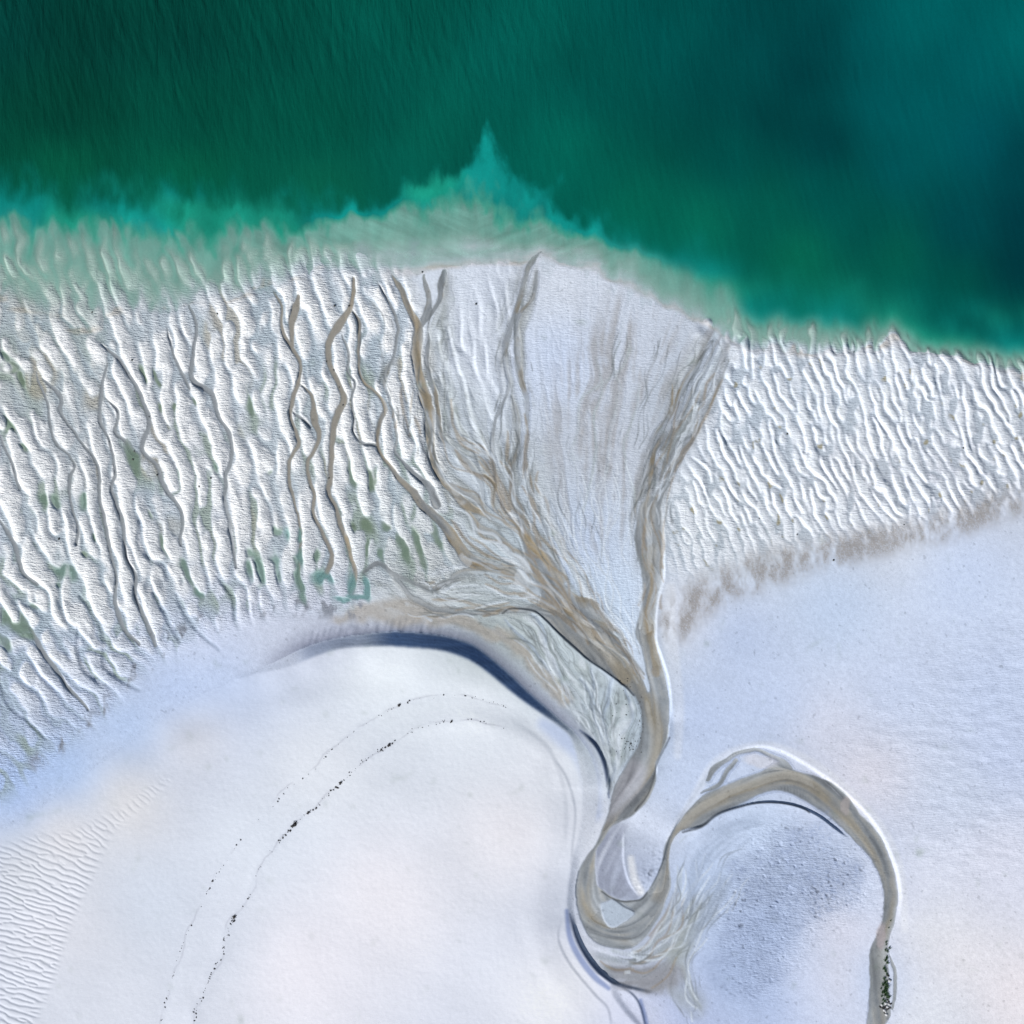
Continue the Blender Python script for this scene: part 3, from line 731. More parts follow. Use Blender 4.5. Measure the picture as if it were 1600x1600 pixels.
# brown film band above the plain
BB = np.full((N, N), 60, np.float32)
stroke(BB, pts('1740,765,26 1600,780,24 1560,790,22 1500,812,26 1430,834,24 1350,850,24 1280,866,30 1200,888,36 1140,912,36 1085,938,40 1056,975,34'), 24, 60)
bn = fbm(16, 34, seed=95, octs=5, gain=.75); grain = white
bp_ = sm(-BB, -30, 12) * np.clip(.72 + .42 * bn, 0, 1.2)
bm = np.clip(bp_ * .74 + bp_ * .22 * white, 0, .88)
col = mix(col, Lc(146, 142, 142), bm)
# small levee of dark film along the lower left ripple ends
LE = np.full((N, N), 60, np.float32)
stroke(LE, pts('60,1190,10 150,1115,12 210,1045,20 300,985,20 370,960,20 430,945,18 520,950,16 590,955,10'), 12, 40)
col = mix(col, Lc(128, 133, 146), np.clip(sm(-LE, -16, 2) * sm(bn + .4 * noise(9, seed=96), .35, 1.6) * .85, 0, 1) * (1 - .5 * sm(rL, .3, .7)))
# channel beds
bedc = mix(np.broadcast_to(lin((154, 160, 168)).astype(np.float32), col.shape), Lc(158, 146, 126), np.clip(.6 * chB + .3 * LM * chB + .1 * LF, 0, 1))
rb = np.full((N, N), 60, np.float32)
for s in ('1376,1600,10 1370,1500,10 1388,1400,10 1362,1320,14 1310,1262,18 1240,1218,22 1180,1228,16 1110,1255,14 1070,1285,10 1048,1330,8 1030,1400,12',
          '975,1460,10 930,1440,12 912,1400,10 925,1345,10 950,1290,10 985,1262,12 1010,1225,12 1028,1160,14 1018,1110,16 1005,1080,12 975,1040,12 960,1005,12 945,985,8',
          '1000,1085,16 960,1048,16 910,1005,16 880,975,14 850,930,12 830,900,10', '1016,860,8 1010,930,8 1012,980,10 1030,1040,8'):
    stroke(rb, pts(s), 8, 25)
bedc = mix(bedc, Lc(142, 136, 124), sm(-rb, -12, 5) * rv * np.clip(.55 + .35 * LM + .15 * LF, 0, 1))
# pale patch of the middle bar
bar = blur(poly(pts('895,965 925,985 955,1000 965,1030 950,1042 930,1020 905,995')), 6)
bedc = mix(bedc, Lc(178, 176, 172), np.clip(bar, 0, 1) * .8)
g1 = blur(poly(pts('985,1274 968,1282 954,1291 940,1310 931,1324 930,1347 930,1364 934,1383 945,1395 975,1404 999,1401 982,1375 974,1347 974,1307 980,1285')), 3)
col = mix(col, Lc(148, 154, 174), np.clip(g1 * (.85 + .2 * LF), 0, 1))
g2 = blur(poly(pts('1003,1170 1010,1200 1000,1235 980,1255 960,1275 945,1285 958,1235 970,1205 990,1180')), 4)
bedc = mix(bedc, Lc(168, 168, 178), g2 * .8)
g3 = blur(poly(pts('1357,1630 1357,1500 1370,1470 1385,1480 1388,1630')), 4)
bedc = mix(bedc, Lc(158, 162, 166), g3 * .8)
bedc = bedc * np.clip(1 + (.13 * LM + .15 * LF)[..., None], .5, 1.5)
bedc = mix(bedc, Lc(190, 196, 206), sm(LM + .3 * LF, 1.25, 1.9) * .55 * (1 - rv * .6))
col = mix(col, bedc, sm(wetc, .25, .8) * np.clip(.96 - FANs * (1 - rv) * (.26 - .22 * LM), .35, .97))
rim = sm(wetc, .15, .4) * (1 - sm(wetc, .45, .8))
col = mix(col, Lc(120, 126, 130), rim * .35)
col = mix(col, Lc(178, 190, 208), fray(blur(poly(ISLE), 1.2), .6))
g4 = fray(blur(poly(pts('938,1492 960,1502 990,1508 1030,1503 1056,1496 1068,1515 1052,1548 1020,1550 985,1540 960,1530 943,1512')), 4), 3)
col = mix(col, Lc(148, 150, 160), np.clip(g4 * (.85 + .15 * LF), 0, 1))
g5 = fray(blur(poly(pts('1050,1450 1075,1420 1105,1405 1115,1420 1095,1450 1080,1480 1068,1510 1050,1500 1035,1480')), 6), 4)
col = mix(col, Lc(158, 164, 164), np.clip(g5 * (.6 + .3 * LM), 0, .9))
tk = fray(sm(-Dk, -1.3, .4), .6) * sea_fade; tl = fray(sm(-Dl, -1.3, .6), .6) * sea_fade; tn = fray(sm(-Dn, -2.2, .8), .8) * sea_fade
col = mix(col, Lc(146, 130, 108), tn * .55)
col = mix(col, Lc(208, 217, 230), tl * .62 * (1 - .55 * rv))
col = mix(col, Lc(108, 114, 118), tk * (.18 + .5 * sm(noise(24, seed=310), -.8, 1.2)))
col = mix(col, Lc(140, 126, 100), FWm * sm(wetc, .2, .8) * sm(fbm(26, seed=311, octs=4) + .5 * LM, .5, 1.7) * .6)
col = mix(col, Lc(206, 214, 226), FWm * sm(fbm(20, seed=312, octs=4) + .6 * LM, 1.1, 1.9) * .45 * (1 - rv))
# cut bank shade put into the colour as dark lines at the waterline
BANK_SHADE = np.full((N, N), 60, np.float32)
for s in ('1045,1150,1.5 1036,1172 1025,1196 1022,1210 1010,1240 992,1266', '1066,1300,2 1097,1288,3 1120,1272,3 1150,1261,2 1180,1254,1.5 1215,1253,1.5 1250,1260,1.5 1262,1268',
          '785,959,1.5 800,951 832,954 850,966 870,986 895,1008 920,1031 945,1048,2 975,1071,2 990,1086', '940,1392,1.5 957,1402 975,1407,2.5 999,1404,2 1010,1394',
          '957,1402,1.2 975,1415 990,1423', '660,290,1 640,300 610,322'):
    stroke(BANK_SHADE, pts(s), 1.5, 6)
col = mix(col, Lc(52, 56, 62), fray(sm(-BANK_SHADE, -1.6, .6), .5) * .8)
# pools
pc = mix(np.broadcast_to(lin((120, 140, 120)).astype(np.float32), col.shape), Lc(112, 158, 160), poolT)
col = mix(col, pc, sm(poolD + .12 * noise(9, seed=181), .15, 1.0) * .85)
# beige bar spots on the loop
for (pu, pv, ru, rvv, c_) in ((1320, 1262, 7, 14, (176, 170, 172)), (1190, 1188, 30, 13, (204, 206, 220)), (1375, 1462, 8, 26, (184, 176, 182))):
    col = mix(col, Lc(*c_), fray(sm(-np.hypot((U - pu) / ru, (V - pv) / rvv), -1.2, -.7), 2) * .8)
STR = fray(blur(poly(pts('1050,1320 1100,1290 1170,1275 1190,1310 1150,1380 1110,1440 1080,1470 1070,1420 1045,1420')), 12), 4)
col = mix(col, Lc(160, 174, 200), STR * np.clip(.3 + .4 * LM + .25 * LF, 0, .8))
PE = blur(poly(pts('1195,1290 1262,1275 1318,1320 1348,1375 1330,1420 1285,1440 1250,1480 1215,1540 1180,1570 1130,1545 1115,1490 1120,1420 1150,1360')), 7)
col = mix(col, Lc(146, 160, 192), fray(PE, 8) * np.clip(.34 + .06 * fbm(26, seed=301, octs=4) + .34 * sm(noise(2.7, seed=302), .6, 1.6) + .12 * white, 0, .85))
for P, k in ((WR_IN, .5), (WR_OUT, .38)):
    TL = np.full((N, N), 60, np.float32); stroke(TL, P, 1.0, 12)
    col = mix(col, Lc(150, 150, 166), fray(sm(-TL, -1.2, .4), 1.5) * k * sm(noise(16, seed=330), -1.0, .8) * sm(-U, -800, -770))
    col = mix(col, Lc(200, 206, 222), sm(-TL, -11, 0) * .3 * sm(noise(30, seed=331), -1, 1.2) * sm(-U, -800, -770))
# pits, specks, grain
col *= (1 - .5 * PLAT * sm(pit, 1.1, 2.0) * sm(noise(40, seed=172), -1.2, .5) - .03 * PLAT * noise(9, seed=173) - .4 * PL2 * sm(pit2, 1.2, 2.0))[..., None]
spk = sm(noise(2.4, seed=98), 2.0, 2.6)
col *= (1 - .22 * spk * (1 - inC) * sm(-L, -.3, 0))[..., None]
grn = np.clip(white * .045 + .02 * noise(3, seed=99), -.16, .12)
col *= (1 + grn * (.35 + .65 * (1 - inC)))[..., None]
col *= (1 + .018 * fbm(70, seed=97, octs=5))[..., None]
under = sm(L, 0, .6)
col = mix(col, Lc(160, 188, 180), under * .85)
col = np.clip(col / LIT.astype(np.float32), 0.01, .93)
micro = np.clip(mL * (1 - wetc) * (1 - poolD) * .9 + mR * .5 * (1 - wetc) + PLAT * .5 + PLR * .22 + .30 * FAN * (1 - wetc) + .05, 0, 1) * sm(-L, -1.2, 0)
wetness = np.clip(wetc + poolD + .4 * FAN, 0, 1)
print('colours done')

# ------------------------------------------------------------------ extend the sheets to the horizon
EXT = 26
g = 1.3 * 1.36 ** np.arange(1, EXT + 1)
ext = np.cumsum(g)
ext = ext / ext[-1] * 26000
AX = np.concatenate([P0 - ext[::-1], PX, PX[-1] + ext])
NA = len(AX)
UU, VV = np.meshgrid(AX, AX)
XW = (UU - 800) * S; YW = (800 - VV) * S


def pad(F):
    return np.pad(F, [(EXT, EXT), (EXT, EXT)] + [(0, 0)] * (F.ndim - 2), mode='edge')


outd = np.maximum(np.maximum(-40 - UU, UU - 1640), np.maximum(-40 - VV, VV - 1640))
fo = sm(outd, 5, 100).astype(np.float32)
Hp = pad(H.astype(np.float32))
base_out = np.where(VV < 500, -7.0, 1.2 + .4 * np.sin(UU / 900.0) * np.cos(VV / 700.0))
base_out = np.where(VV < 500, base_out, np.interp(VV, [500, 600, 1600, 30000], [0.0, .2, 1.6, 6.0]))
base_out = np.where(VV < 420, -np.interp(420 - VV, [0, 200, 1000, 30000], [.3, 3.5, 7, 12]), base_out)
Hp = Hp * (1 - fo) + base_out * fo
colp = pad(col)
avg = (lin((214, 217, 230)) / LIT).astype(np.float32)
cb = pad(np.stack([blur(col[..., k], 60.0) for k in range(3)], -1))
cb = mix(cb, avg, sm(outd, 60, 900).astype(np.float32) * .8)
colp = colp + (cb - colp) * fo[..., None]


def grid_mesh(name, X, Y, Z, keepf=None, attrs=None, cols=None):
    n, m = X.shape
    co = np.empty((n * m, 3), np.float32); co[:, 0] = X.ravel(); co[:, 1] = Y.ravel(); co[:, 2] = Z.ravel()
    idx = np.arange(n * m).reshape(n, m)
    q = np.stack([idx[:-1, :-1], idx[1:, :-1], idx[1:, 1:], idx[:-1, 1:]], -1).reshape(-1, 4)
    if keepf is not None:
        q = q[keepf[:-1, :-1].ravel()]
        used = np.zeros(n * m, bool); used[q.ravel()] = True
        remap = np.cumsum(used) - 1
        q = remap[q]; co = co[used]
    else:
        used = None
    me = bpy.data.meshes.new(name)
    me.vertices.add(len(co)); me.vertices.foreach_set('co', co.ravel())
    me.loops.add(q.size); me.loops.foreach_set('vertex_index', q.ravel().astype(np.int32))
    me.polygons.add(len(q)); me.polygons.foreach_set('loop_start', (np.arange(len(q)) * 4).astype(np.int32))
    me.polygons.foreach_set('use_smooth', np.ones(len(q), bool))
    me.update()
    for k, F in (attrs or {}).items():
        at = me.attributes.new(k, 'FLOAT', 'POINT'); F = F.ravel().astype(np.float32)
        at.data.foreach_set('value', F[used] if used is not None else F)
    for k, F in (cols or {}).items():
        at = me.attributes.new(k, 'FLOAT_COLOR', 'POINT'); F = F.reshape(-1, 3)
        if used is not None: F = F[used]
        A = np.ones((len(F), 4), np.float32); A[:, :3] = F
        at.data.foreach_set('color', A.ravel())
    return me


def link(name, me, mat, **props):
    o = bpy.data.objects.new(name, me); COL.objects.link(o)
    if mat: me.materials.append(mat)
    for k, v in props.items(): o[k] = v
    return o


def mat(name):
    m = bpy.data.materials.new(name); m.use_nodes = True
    t = m.node_tree; b = t.nodes['Principled BSDF']
    return m, t, b


def node(t, kind, **kw):
    n = t.nodes.new(kind)
    for k, v in kw.items():
        if k.startswith('i_'): n.inputs[int(k[2:])].default_value = v
        else: setattr(n, k, v)
    return n


# sand
m_sand, t, b = mat('sand')
ac = node(t, 'ShaderNodeAttribute', attribute_name='tone')
am = node(t, 'ShaderNodeAttribute', attribute_name='micro')
aw = node(t, 'ShaderNodeAttribute', attribute_name='wetness')
tc = node(t, 'ShaderNodeTexCoord')
mp = node(t, 'ShaderNodeMapping'); mp.inputs['Rotation'].default_value = (0, 0, math.radians(-14)); mp.inputs['Scale'].default_value = (.62, 2.3, 1.0)
n1 = node(t, 'ShaderNodeTexNoise'); n1.inputs['Scale'].default_value = 1.9; n1.inputs['Detail'].default_value = 3.0
n1.inputs['Roughness'].default_value = .6
n2 = node(t, 'ShaderNodeTexNoise'); n2.inputs['Scale'].default_value = 5.5; n2.inputs['Detail'].default_value = 4.0
t.links.new(tc.outputs['Object'], mp.inputs['Vector']); t.links.new(mp.outputs[0], n1.inputs['Vector'])
t.links.new(tc.outputs['Object'], n2.inputs['Vector'])
add = node(t, 'ShaderNodeMath', operation='MULTIPLY_ADD'); add.inputs[1].default_value = .35
t.links.new(n2.outputs[0], add.inputs[0]); t.links.new(n1.outputs[0], add.inputs[2])
bp = node(t, 'ShaderNodeBump'); bp.inputs['Distance'].default_value = .28
t.links.new(am.outputs['Fac'], bp.inputs['Strength']); t.links.new(add.outputs[0], bp.inputs['Height'])
t.links.new(bp.outputs[0], b.inputs['Normal']); t.links.new(ac.outputs['Color'], b.inputs['Base Color'])
mr = node(t, 'ShaderNodeMapRange'); mr.inputs[3].default_value = .95; mr.inputs[4].default_value = .55
t.links.new(aw.outputs['Fac'], mr.inputs[0]); t.links.new(mr.outputs[0], b.inputs['Roughness'])
b.inputs['Specular IOR Level'].default_value = .12

dune_mask = pad((inF > .5).astype(np.float32)) > .5
attrs = {'micro': pad(micro) * (1 - fo * .5), 'wetness': pad(wetness) * (1 - fo)}
dune_keep = dune_mask & (VV > 900)
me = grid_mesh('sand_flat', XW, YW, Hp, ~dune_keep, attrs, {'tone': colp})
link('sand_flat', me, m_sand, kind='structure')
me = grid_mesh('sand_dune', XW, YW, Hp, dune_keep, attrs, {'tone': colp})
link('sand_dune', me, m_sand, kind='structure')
print('ground done')

# ------------------------------------------------------------------ sea
SEA = idw([(20, 30, 2, 60, 54), (150, 60, 2, 58, 50), (300, 60, 2, 62, 54), (450, 60, 2, 72, 62), (600, 60, 2, 80, 70), (100, 180, 2, 60, 48), (300, 180, 2, 70, 57),
           (500, 200, 2, 80, 66), (650, 220, 3, 88, 75), (100, 265, 4, 84, 62), (300, 280, 4, 88, 66), (500, 300, 6, 92, 72), (800, 60, 2, 86, 78), (620, 140, 2, 82, 72),
           (950, 120, 1, 82, 76), (900, 250, 2, 95, 82), (1000, 330, 3, 97, 80), (1040, 60, 0, 78, 76), (1120, 120, 0, 66, 66), (1200, 180, 0, 58, 60), (1250, 110, 0, 56, 60), (1290, 60, 0, 62, 66),
           (1290, 220, 0, 60, 64), (1150, 240, 0, 72, 68), (1190, 40, 0, 66, 68), (1345, 60, 0, 88, 92), (1370, 160, 0, 84, 88), (1430, 40, 0, 95, 97), (1500, 100, 0, 88, 92), (1590, 50, 0, 96, 98),
           (1440, 180, 0, 90, 94), (1400, 260, 0, 80, 84), (1300, 300, 0, 78, 74), (1200, 320, 2, 88, 76), (1100, 350, 4, 98, 80), (1250, 400, 5, 102, 80), (1350, 350, 1, 80, 74), (1400, 400, 3, 90, 76),
           (1500, 350, 0, 70, 76), (1540, 220, 0, 76, 84), (1595, 250, 0, 62, 70), (1600, 340, 0, 56, 65), (1600, 420, 0, 54, 62), (1500, 450, 1, 82, 74), (1590, 490, 1, 72, 70), (1300, 470, 8, 108, 88)], 3.0, 30.0)
sea = lin(SEA).astype(np.float32)
dl = fbm(60, 90, seed=101, octs=4) * .06
sea *= (1 + dl)[..., None]
ridge = np.clip(np.maximum(rL * mL, rR * mR), 0, 1.2)
Le = L - 1.05 * ridge * sm(-L, -2.4, -.2)
Le = Le + (.14 * fbm(12, 24, seed=320, octs=4) * sm(-np.abs(L - 1.8), -.8, -.1) + .10 * fbm(8, 18, seed=321, octs=3) * sm(-np.abs(L - 1.0), -.6, 0)) * sm(V, 0, 230)
turq = mix(np.broadcast_to(lin((12, 138, 132)).astype(np.float32), sea.shape), Lc(30, 150, 118), sm(noise(70, 40, seed=103), -.2, 1.3) * .6)
turq *= (1 + .10 * fbm(18, 40, seed=104, octs=4))[..., None]
pale = mix(np.broadcast_to(lin((112, 166, 156)).astype(np.float32), sea.shape), Lc(146, 184, 176), sm(-Le, -.7, -.1))
cen = 1 - sm(np.abs(U - 700), 230, 380)
pale *= (1 + .07 * fbm(16, 30, seed=105, octs=4) * (1 - cen) + .09 * samp(fbm(46, 9, seed=109, octs=5, gain=.7), U, V + .45 * np.abs(U - 740)) * cen)[..., None]
body = mix(pale, Lc(70, 155, 138), sm(Le, .75, 1.1))
body = mix(body, turq, sm(Le, 1.0, 1.4))
body = mix(body, sea, sm(Le, 1.35 + .25 * np.exp(-((U - 790) / 190) ** 2), 2.25 + soft * .012 - .2 * np.exp(-((U - 790) / 190) ** 2)))
bb = np.stack([blur(body[..., k], 6.0) for k in range(3)], -1)
rt = sm(U, 880, 1080) * .85 + .25 * sm(-U, -500, -300)
body = body + (bb - body) * rt[..., None]
body *= (1 + .05 * fbm(7, 22, seed=108, octs=3) * sm(-Le, -1.9, -1.2))[..., None]
alpha = np.interp(Le, [-.5, 0, .25, .6, 1, 1.5, 2.2], [0, .08, .40, .68, .86, .95, .995]).astype(np.float32)
# plume of suspended sediment drifting along the left of the bar
SMK = np.full((N, N), 60, np.float32)
stroke(SMK, pts('430,452,22 470,430,24 520,410,22 580,395,20 640,385,16'), 20, 30)
sm_ = fray(sm(-SMK, -16, 8), 8) * .55
body = mix(body, Lc(150, 172, 182), sm_ * sm(fbm(22, seed=106, octs=4), -1, 1))
chop = (.25 + .75 * sm(-V, -330, -60) * sm(-U, -1150, -300)) * sm(L, 1.4, 2.6)
WZ = (samp(fbm(5.2, 34, seed=401, octs=2), U - .27 * (V - 200), V) * .021 + samp(fbm(3.6, 16, seed=402, octs=1), U - .22 * (V - 200), V) * .012) * chop
WZ += fbm(60, 140, seed=403, octs=2) * .03 * sm(L, 1.5, 3)
alpha = np.maximum(alpha, sm_ * .75 * sm(L, -.3, .2))
body = body * (1 + .035 * white)[..., None]
bfar = np.stack([blur(body[..., k], 50.0) for k in range(3)], -1)
fin = fo[EXT:-EXT, EXT:-EXT]
body = body + (bfar - body) * (fin * (V < 250))[..., None]
body = np.clip(body / LIT.astype(np.float32), 0, .9)
r0 = 0; r1 = win(0, 700)[1]
rows = np.arange(0, EXT + r1)
pz = lambda F: pad(F)[rows]
me = grid_mesh('sea', XW[rows], YW[rows], pz(WZ.astype(np.float32)) * (1 - fo[rows]), None,
               {'opacity': pz(alpha), 'roughsea': pz(sm(L, 1.2, 2.4).astype(np.float32))}, {'tone': mix(pz(body.astype(np.float32)), (lin((2, 80, 74)) / LIT).astype(np.float32), sm(outd[rows], 120, 1500).astype(np.float32) * .85)})


def water_mat(name, deep=True, tint=(1, 1, 1), op=.2):
    m, t, b = mat(name)
    for n in list(t.nodes):
        if n.type != 'OUTPUT_MATERIAL': t.nodes.remove(n)
    out = t.nodes['Material Output']
    tc = node(t, 'ShaderNodeTexCoord')
    df = node(t, 'ShaderNodeBsdfDiffuse')
    tr = node(t, 'ShaderNodeBsdfTransparent')
    gl = node(t, 'ShaderNodeBsdfGlossy'); gl.inputs['Roughness'].default_value = .12
    lw = node(t, 'ShaderNodeLayerWeight'); lw.inputs['Blend'].default_value = .5
    pw = node(t, 'ShaderNodeMath', operation='POWER'); pw.inputs[1].default_value = 5.0
    fr = node(t, 'ShaderNodeMath', operation='MULTIPLY_ADD'); fr.inputs[1].default_value = .95; fr.inputs[2].default_value = .02
    t.links.new(lw.outputs['Facing'], pw.inputs[0]); t.links.new(pw.outputs[0], fr.inputs[0])
    mx = node(t, 'ShaderNodeMixShader'); mx2 = node(t, 'ShaderNodeMixShader')
    a = node(t, 'ShaderNodeAttribute', attribute_name='tone')
    ao = node(t, 'ShaderNodeAttribute', attribute_name='opacity')
    t.links.new(a.outputs['Color'], df.inputs['Color'])
    t.links.new(ao.outputs['Fac'], mx.inputs[0])
    t.links.new(tr.outputs[0], mx.inputs[1]); t.links.new(df.outputs[0], mx.inputs[2])
    mp = node(t, 'ShaderNodeMapping')
    mp.inputs['Rotation'].default_value = (0, 0, math.radians(14 if deep else 0)); mp.inputs['Scale'].default_value = (1.0, .22, 1) if deep else (1, 1, 1)
    nz = node(t, 'ShaderNodeTexNoise'); nz.inputs['Scale'].default_value = .55 if deep else 2.0; nz.inputs['Detail'].default_value = 5; nz.inputs['Roughness'].default_value = .62
    nz.inputs['Distortion'].default_value = .4
    t.links.new(tc.outputs['Object'], mp.inputs[0]); t.links.new(mp.outputs[0], nz.inputs['Vector'])
    bp = node(t, 'ShaderNodeBump'); bp.inputs['Distance'].default_value = .5 if deep else .03
    if deep:
        ar = node(t, 'ShaderNodeAttribute', attribute_name='roughsea')
        # wind-ruffled towards the open side (north-west)
        sx = node(t, 'ShaderNodeSeparateXYZ'); t.links.new(tc.outputs['Object'], sx.inputs[0])
        m1 = node(t, 'ShaderNodeMapRange'); m1.inputs[1].default_value = 40; m1.inputs[2].default_value = 85; m1.inputs[3].default_value = .12; m1.inputs[4].default_value = 1
        m2 = node(t, 'ShaderNodeMapRange'); m2.inputs[1].default_value = 60; m2.inputs[2].default_value = -60; m2.inputs[3].default_value = .2; m2.inputs[4].default_value = 1
        t.links.new(sx.outputs[1], m1.inputs[0]); t.links.new(sx.outputs[0], m2.inputs[0])
        mm = node(t, 'ShaderNodeMath', operation='MULTIPLY'); t.links.new(m1.outputs[0], mm.inputs[0]); t.links.new(m2.outputs[0], mm.inputs[1])
        mm2 = node(t, 'ShaderNodeMath', operation='MULTIPLY'); t.links.new(mm.outputs[0], mm2.inputs[0]); t.links.new(ar.outputs['Fac'], mm2.inputs[1])
        t.links.new(mm2.outputs[0], bp.inputs['Strength'])
    else:
        bp.inputs['Strength'].default_value = .3
    t.links.new(nz.outputs[0], bp.inputs['Height'])
    for n in (gl, lw, df): t.links.new(bp.outputs[0], n.inputs['Normal'])
    t.links.new(fr.outputs[0], mx2.inputs[0]); t.links.new(mx.outputs[0], mx2.inputs[1]); t.links.new(gl.outputs[0], mx2.inputs[2])
    t.links.new(mx2.outputs[0], out.inputs[0])
    return m


link('sea', me, water_mat('sea_water'), kind='structure')

# ------------------------------------------------------------------ stream and pool water: thin sheets lying in the carved beds
near = blur((wetc > .3).astype(np.float32), 1.3) > .05
scol = (np.clip(col * .85 + .02, 0, 1)).astype(np.float32)
me = grid_mesh('stream', (U - 800) * S, (800 - V) * S, LV, near & (L < .2), {'opacity': .22 + .0 * U}, {'tone': scol})
link('stream', me, water_mat('stream_water', False), kind='structure')
nearp = poolD > .35
me = grid_mesh('tide_pools', (U - 800) * S, (800 - V) * S, Z0 - .045, nearp & (L < .4) & (wetc < .3), {'opacity': .25 + .0 * U}, {'tone': scol})
link('tide_pools', me, water_mat('pool_water', False), kind='structure')
print('water done')

# ------------------------------------------------------------------ small things lying on the sand
random.seed(4)


def hgt(u, v):
    return float(samp(H, np.array([float(u)]), np.array([float(v)]))[0])


def simple_mat(name, c, rough=.8, c2=None, scale=6.0):
    m, t, b = mat(name)
    nz = node(t, 'ShaderNodeTexNoise'); nz.inputs['Scale'].default_value = scale; nz.inputs['Detail'].default_value = 4
    tc = node(t, 'ShaderNodeTexCoord'); t.links.new(tc.outputs['Object'], nz.inputs['Vector'])
    cr = node(t, 'ShaderNodeValToRGB')
    cr.color_ramp.elements[0].position = .35; cr.color_ramp.elements[0].color = (*c, 1)
    cr.color_ramp.elements[1].position = .65; cr.color_ramp.elements[1].color = (*(c2 or c), 1)
    t.links.new(nz.outputs[0], cr.inputs[0]); t.links.new(cr.outputs[0], b.inputs['Base Color'])
    b.inputs['Roughness'].default_value = rough
    return m


m_weed = simple_mat('dark_seaweed', (.012, .012, .016), .6, (.035, .03, .03))
m_leaf = simple_mat('salt_plant_leaf', (.015, .05, .015), .7, (.04, .10, .025), 9)
m_rock = simple_mat('pale_rock', (.45, .46, .48), .9, (.62, .62, .63), 4)
m_dark = simple_mat('dark_stone', (.03, .035, .035), .7, (.07, .075, .07), 5)
import bmesh


def lump(seed, r=.16, flat=.45, rough=.35, sub=2):
    bm = bmesh.new(); bmesh.ops.create_icosphere(bm, subdivisions=sub, radius=r)
    rr = random.Random(seed)
    ph = [rr.uniform(0, 6) for _ in range(6)]
    for v in bm.verts:
        d = v.co.normalized()
        k = 1 + rough * (.5 * math.sin(3 * d.x * 2 + ph[0]) + .4 * math.sin(5 * d.y + ph[1] + 2 * d.z) + .3 * math.sin(7 * d.z + 4 * d.x + ph[2]))
        v.co = d * r * k; v.co.z *= flat
        if v.co.z < -.05: v.co.z = -.05
    return bm


def weed_mesh(seed):
    """a matted clump: lumpy core with limp fronds lying out from it"""
    bm = lump(seed, .13, .4, .45, 2)
    rr = random.Random(seed * 7 + 1)
    for k in range(14):
        a0 = rr.uniform(0, 2 * math.pi); ln = rr.uniform(.10, .24); w = rr.uniform(.012, .03)
        x, y = math.cos(a0) * .08, math.sin(a0) * .08; z = .03
        prev = None; n = 5
        for q in range(n):
            f = q / (n - 1); ww = w * (1 - .7 * f)
            px_, py_ = -math.sin(a0) * ww, math.cos(a0) * ww
            zz = .035 * (1 - f) + .01
            ring = [bm.verts.new((x + px_, y + py_, zz)), bm.verts.new((x - px_, y - py_, zz)), bm.verts.new((x, y, zz + .012))]
            if prev:
                bm.faces.new((prev[0], prev[2], ring[2], ring[0])); bm.faces.new((prev[2], prev[1], ring[1], ring[2]))
                bm.faces.new((prev[1], prev[0], ring[0], ring[1]))
            prev = ring
            a0 += rr.uniform(-.5, .5); x += math.cos(a0) * ln / n; y += math.sin(a0) * ln / n
    me = bpy.data.meshes.new('seaweed_clump'); bm.to_mesh(me); bm.free(); me.materials.append(m_weed)
    return me


WM = [weed_mesh(k) for k in range(6)]


def place(name, me, u, v, sc, label, cat, group=None, dz=0.0, sq=1.0, rz=None):
    o = bpy.data.objects.new(name, me)
    o.location = ((u - 800) * S, (800 - v) * S, hgt(u, v) + dz)
    o.rotation_euler = (0, 0, random.uniform(0, 6.28) if rz is None else rz)
    o.scale = (sc, sc * sq, sc)
    o['label'] = label; o['category'] = cat
    if group: o['group'] = group
    COL.objects.link(o)
    return o


# big, nameable clumps first (local frame: +x along the wrack line)
BIG = [(463, 1284, 3.2, 'largest black seaweed heap on the inner wrack line of the dune'),
       (484, 1266, 2.0, 'elongated black seaweed heap just up the line from the largest heap'),
       (609, 1162, 2.1, 'black seaweed heap at the upper bend of the inner wrack line'),
       (625, 1100, 1.9, 'darkest seaweed clump on the outer wrack line near the slip face'),
       (369, 1428, 2.3, 'compact black seaweed heap at the kink low on the inner wrack line'),
       (534, 1220, 1.9, 'ragged seaweed clump among fine debris midway along the inner wrack line'),
       (706, 1125, 1.6, 'thin seaweed streak at the top right of the inner wrack line'),
       (335, 1373, 1.3, 'lone dark clump beside a dotted patch on the lower outer wrack line')]
for (u, v, s_, lb) in BIG:
    place('seaweed_clump', WM[random.randrange(6)], u, v, s_, lb, 'seaweed', None, 0, .6, math.radians(45))


def along(P, n, dens, jit):
    C = spline(P, 1.0, 2.0); out = []
    k = 0
    while len(out) < n and k < 20000:
        k += 1
        q = C[random.randrange(len(C))]
        if random.random() < dens(q[0], q[1]):
            out.append((q[0] + random.gauss(0, jit), q[1] + random.gauss(0, jit)))
    return out


def dens_in(u, v):
    d = .25 * (u < 790)
    for (a_, b_, w, r) in ((463, 1284, 1, 26), (490, 1263, .8, 22), (525, 1228, 1, 26), (609, 1162, .7, 22), (580, 1180, .5, 25), (369, 1432, 1, 10), (355, 1460, .6, 26), (335, 1515, .5, 20), (310, 1570, .6, 28), (740, 1123, .3, 12), (446, 1304, .7, 14)):
        d += w * math.exp(-((u - a_) ** 2 + (v - b_) ** 2) / (r * r))
    return min(1, d)


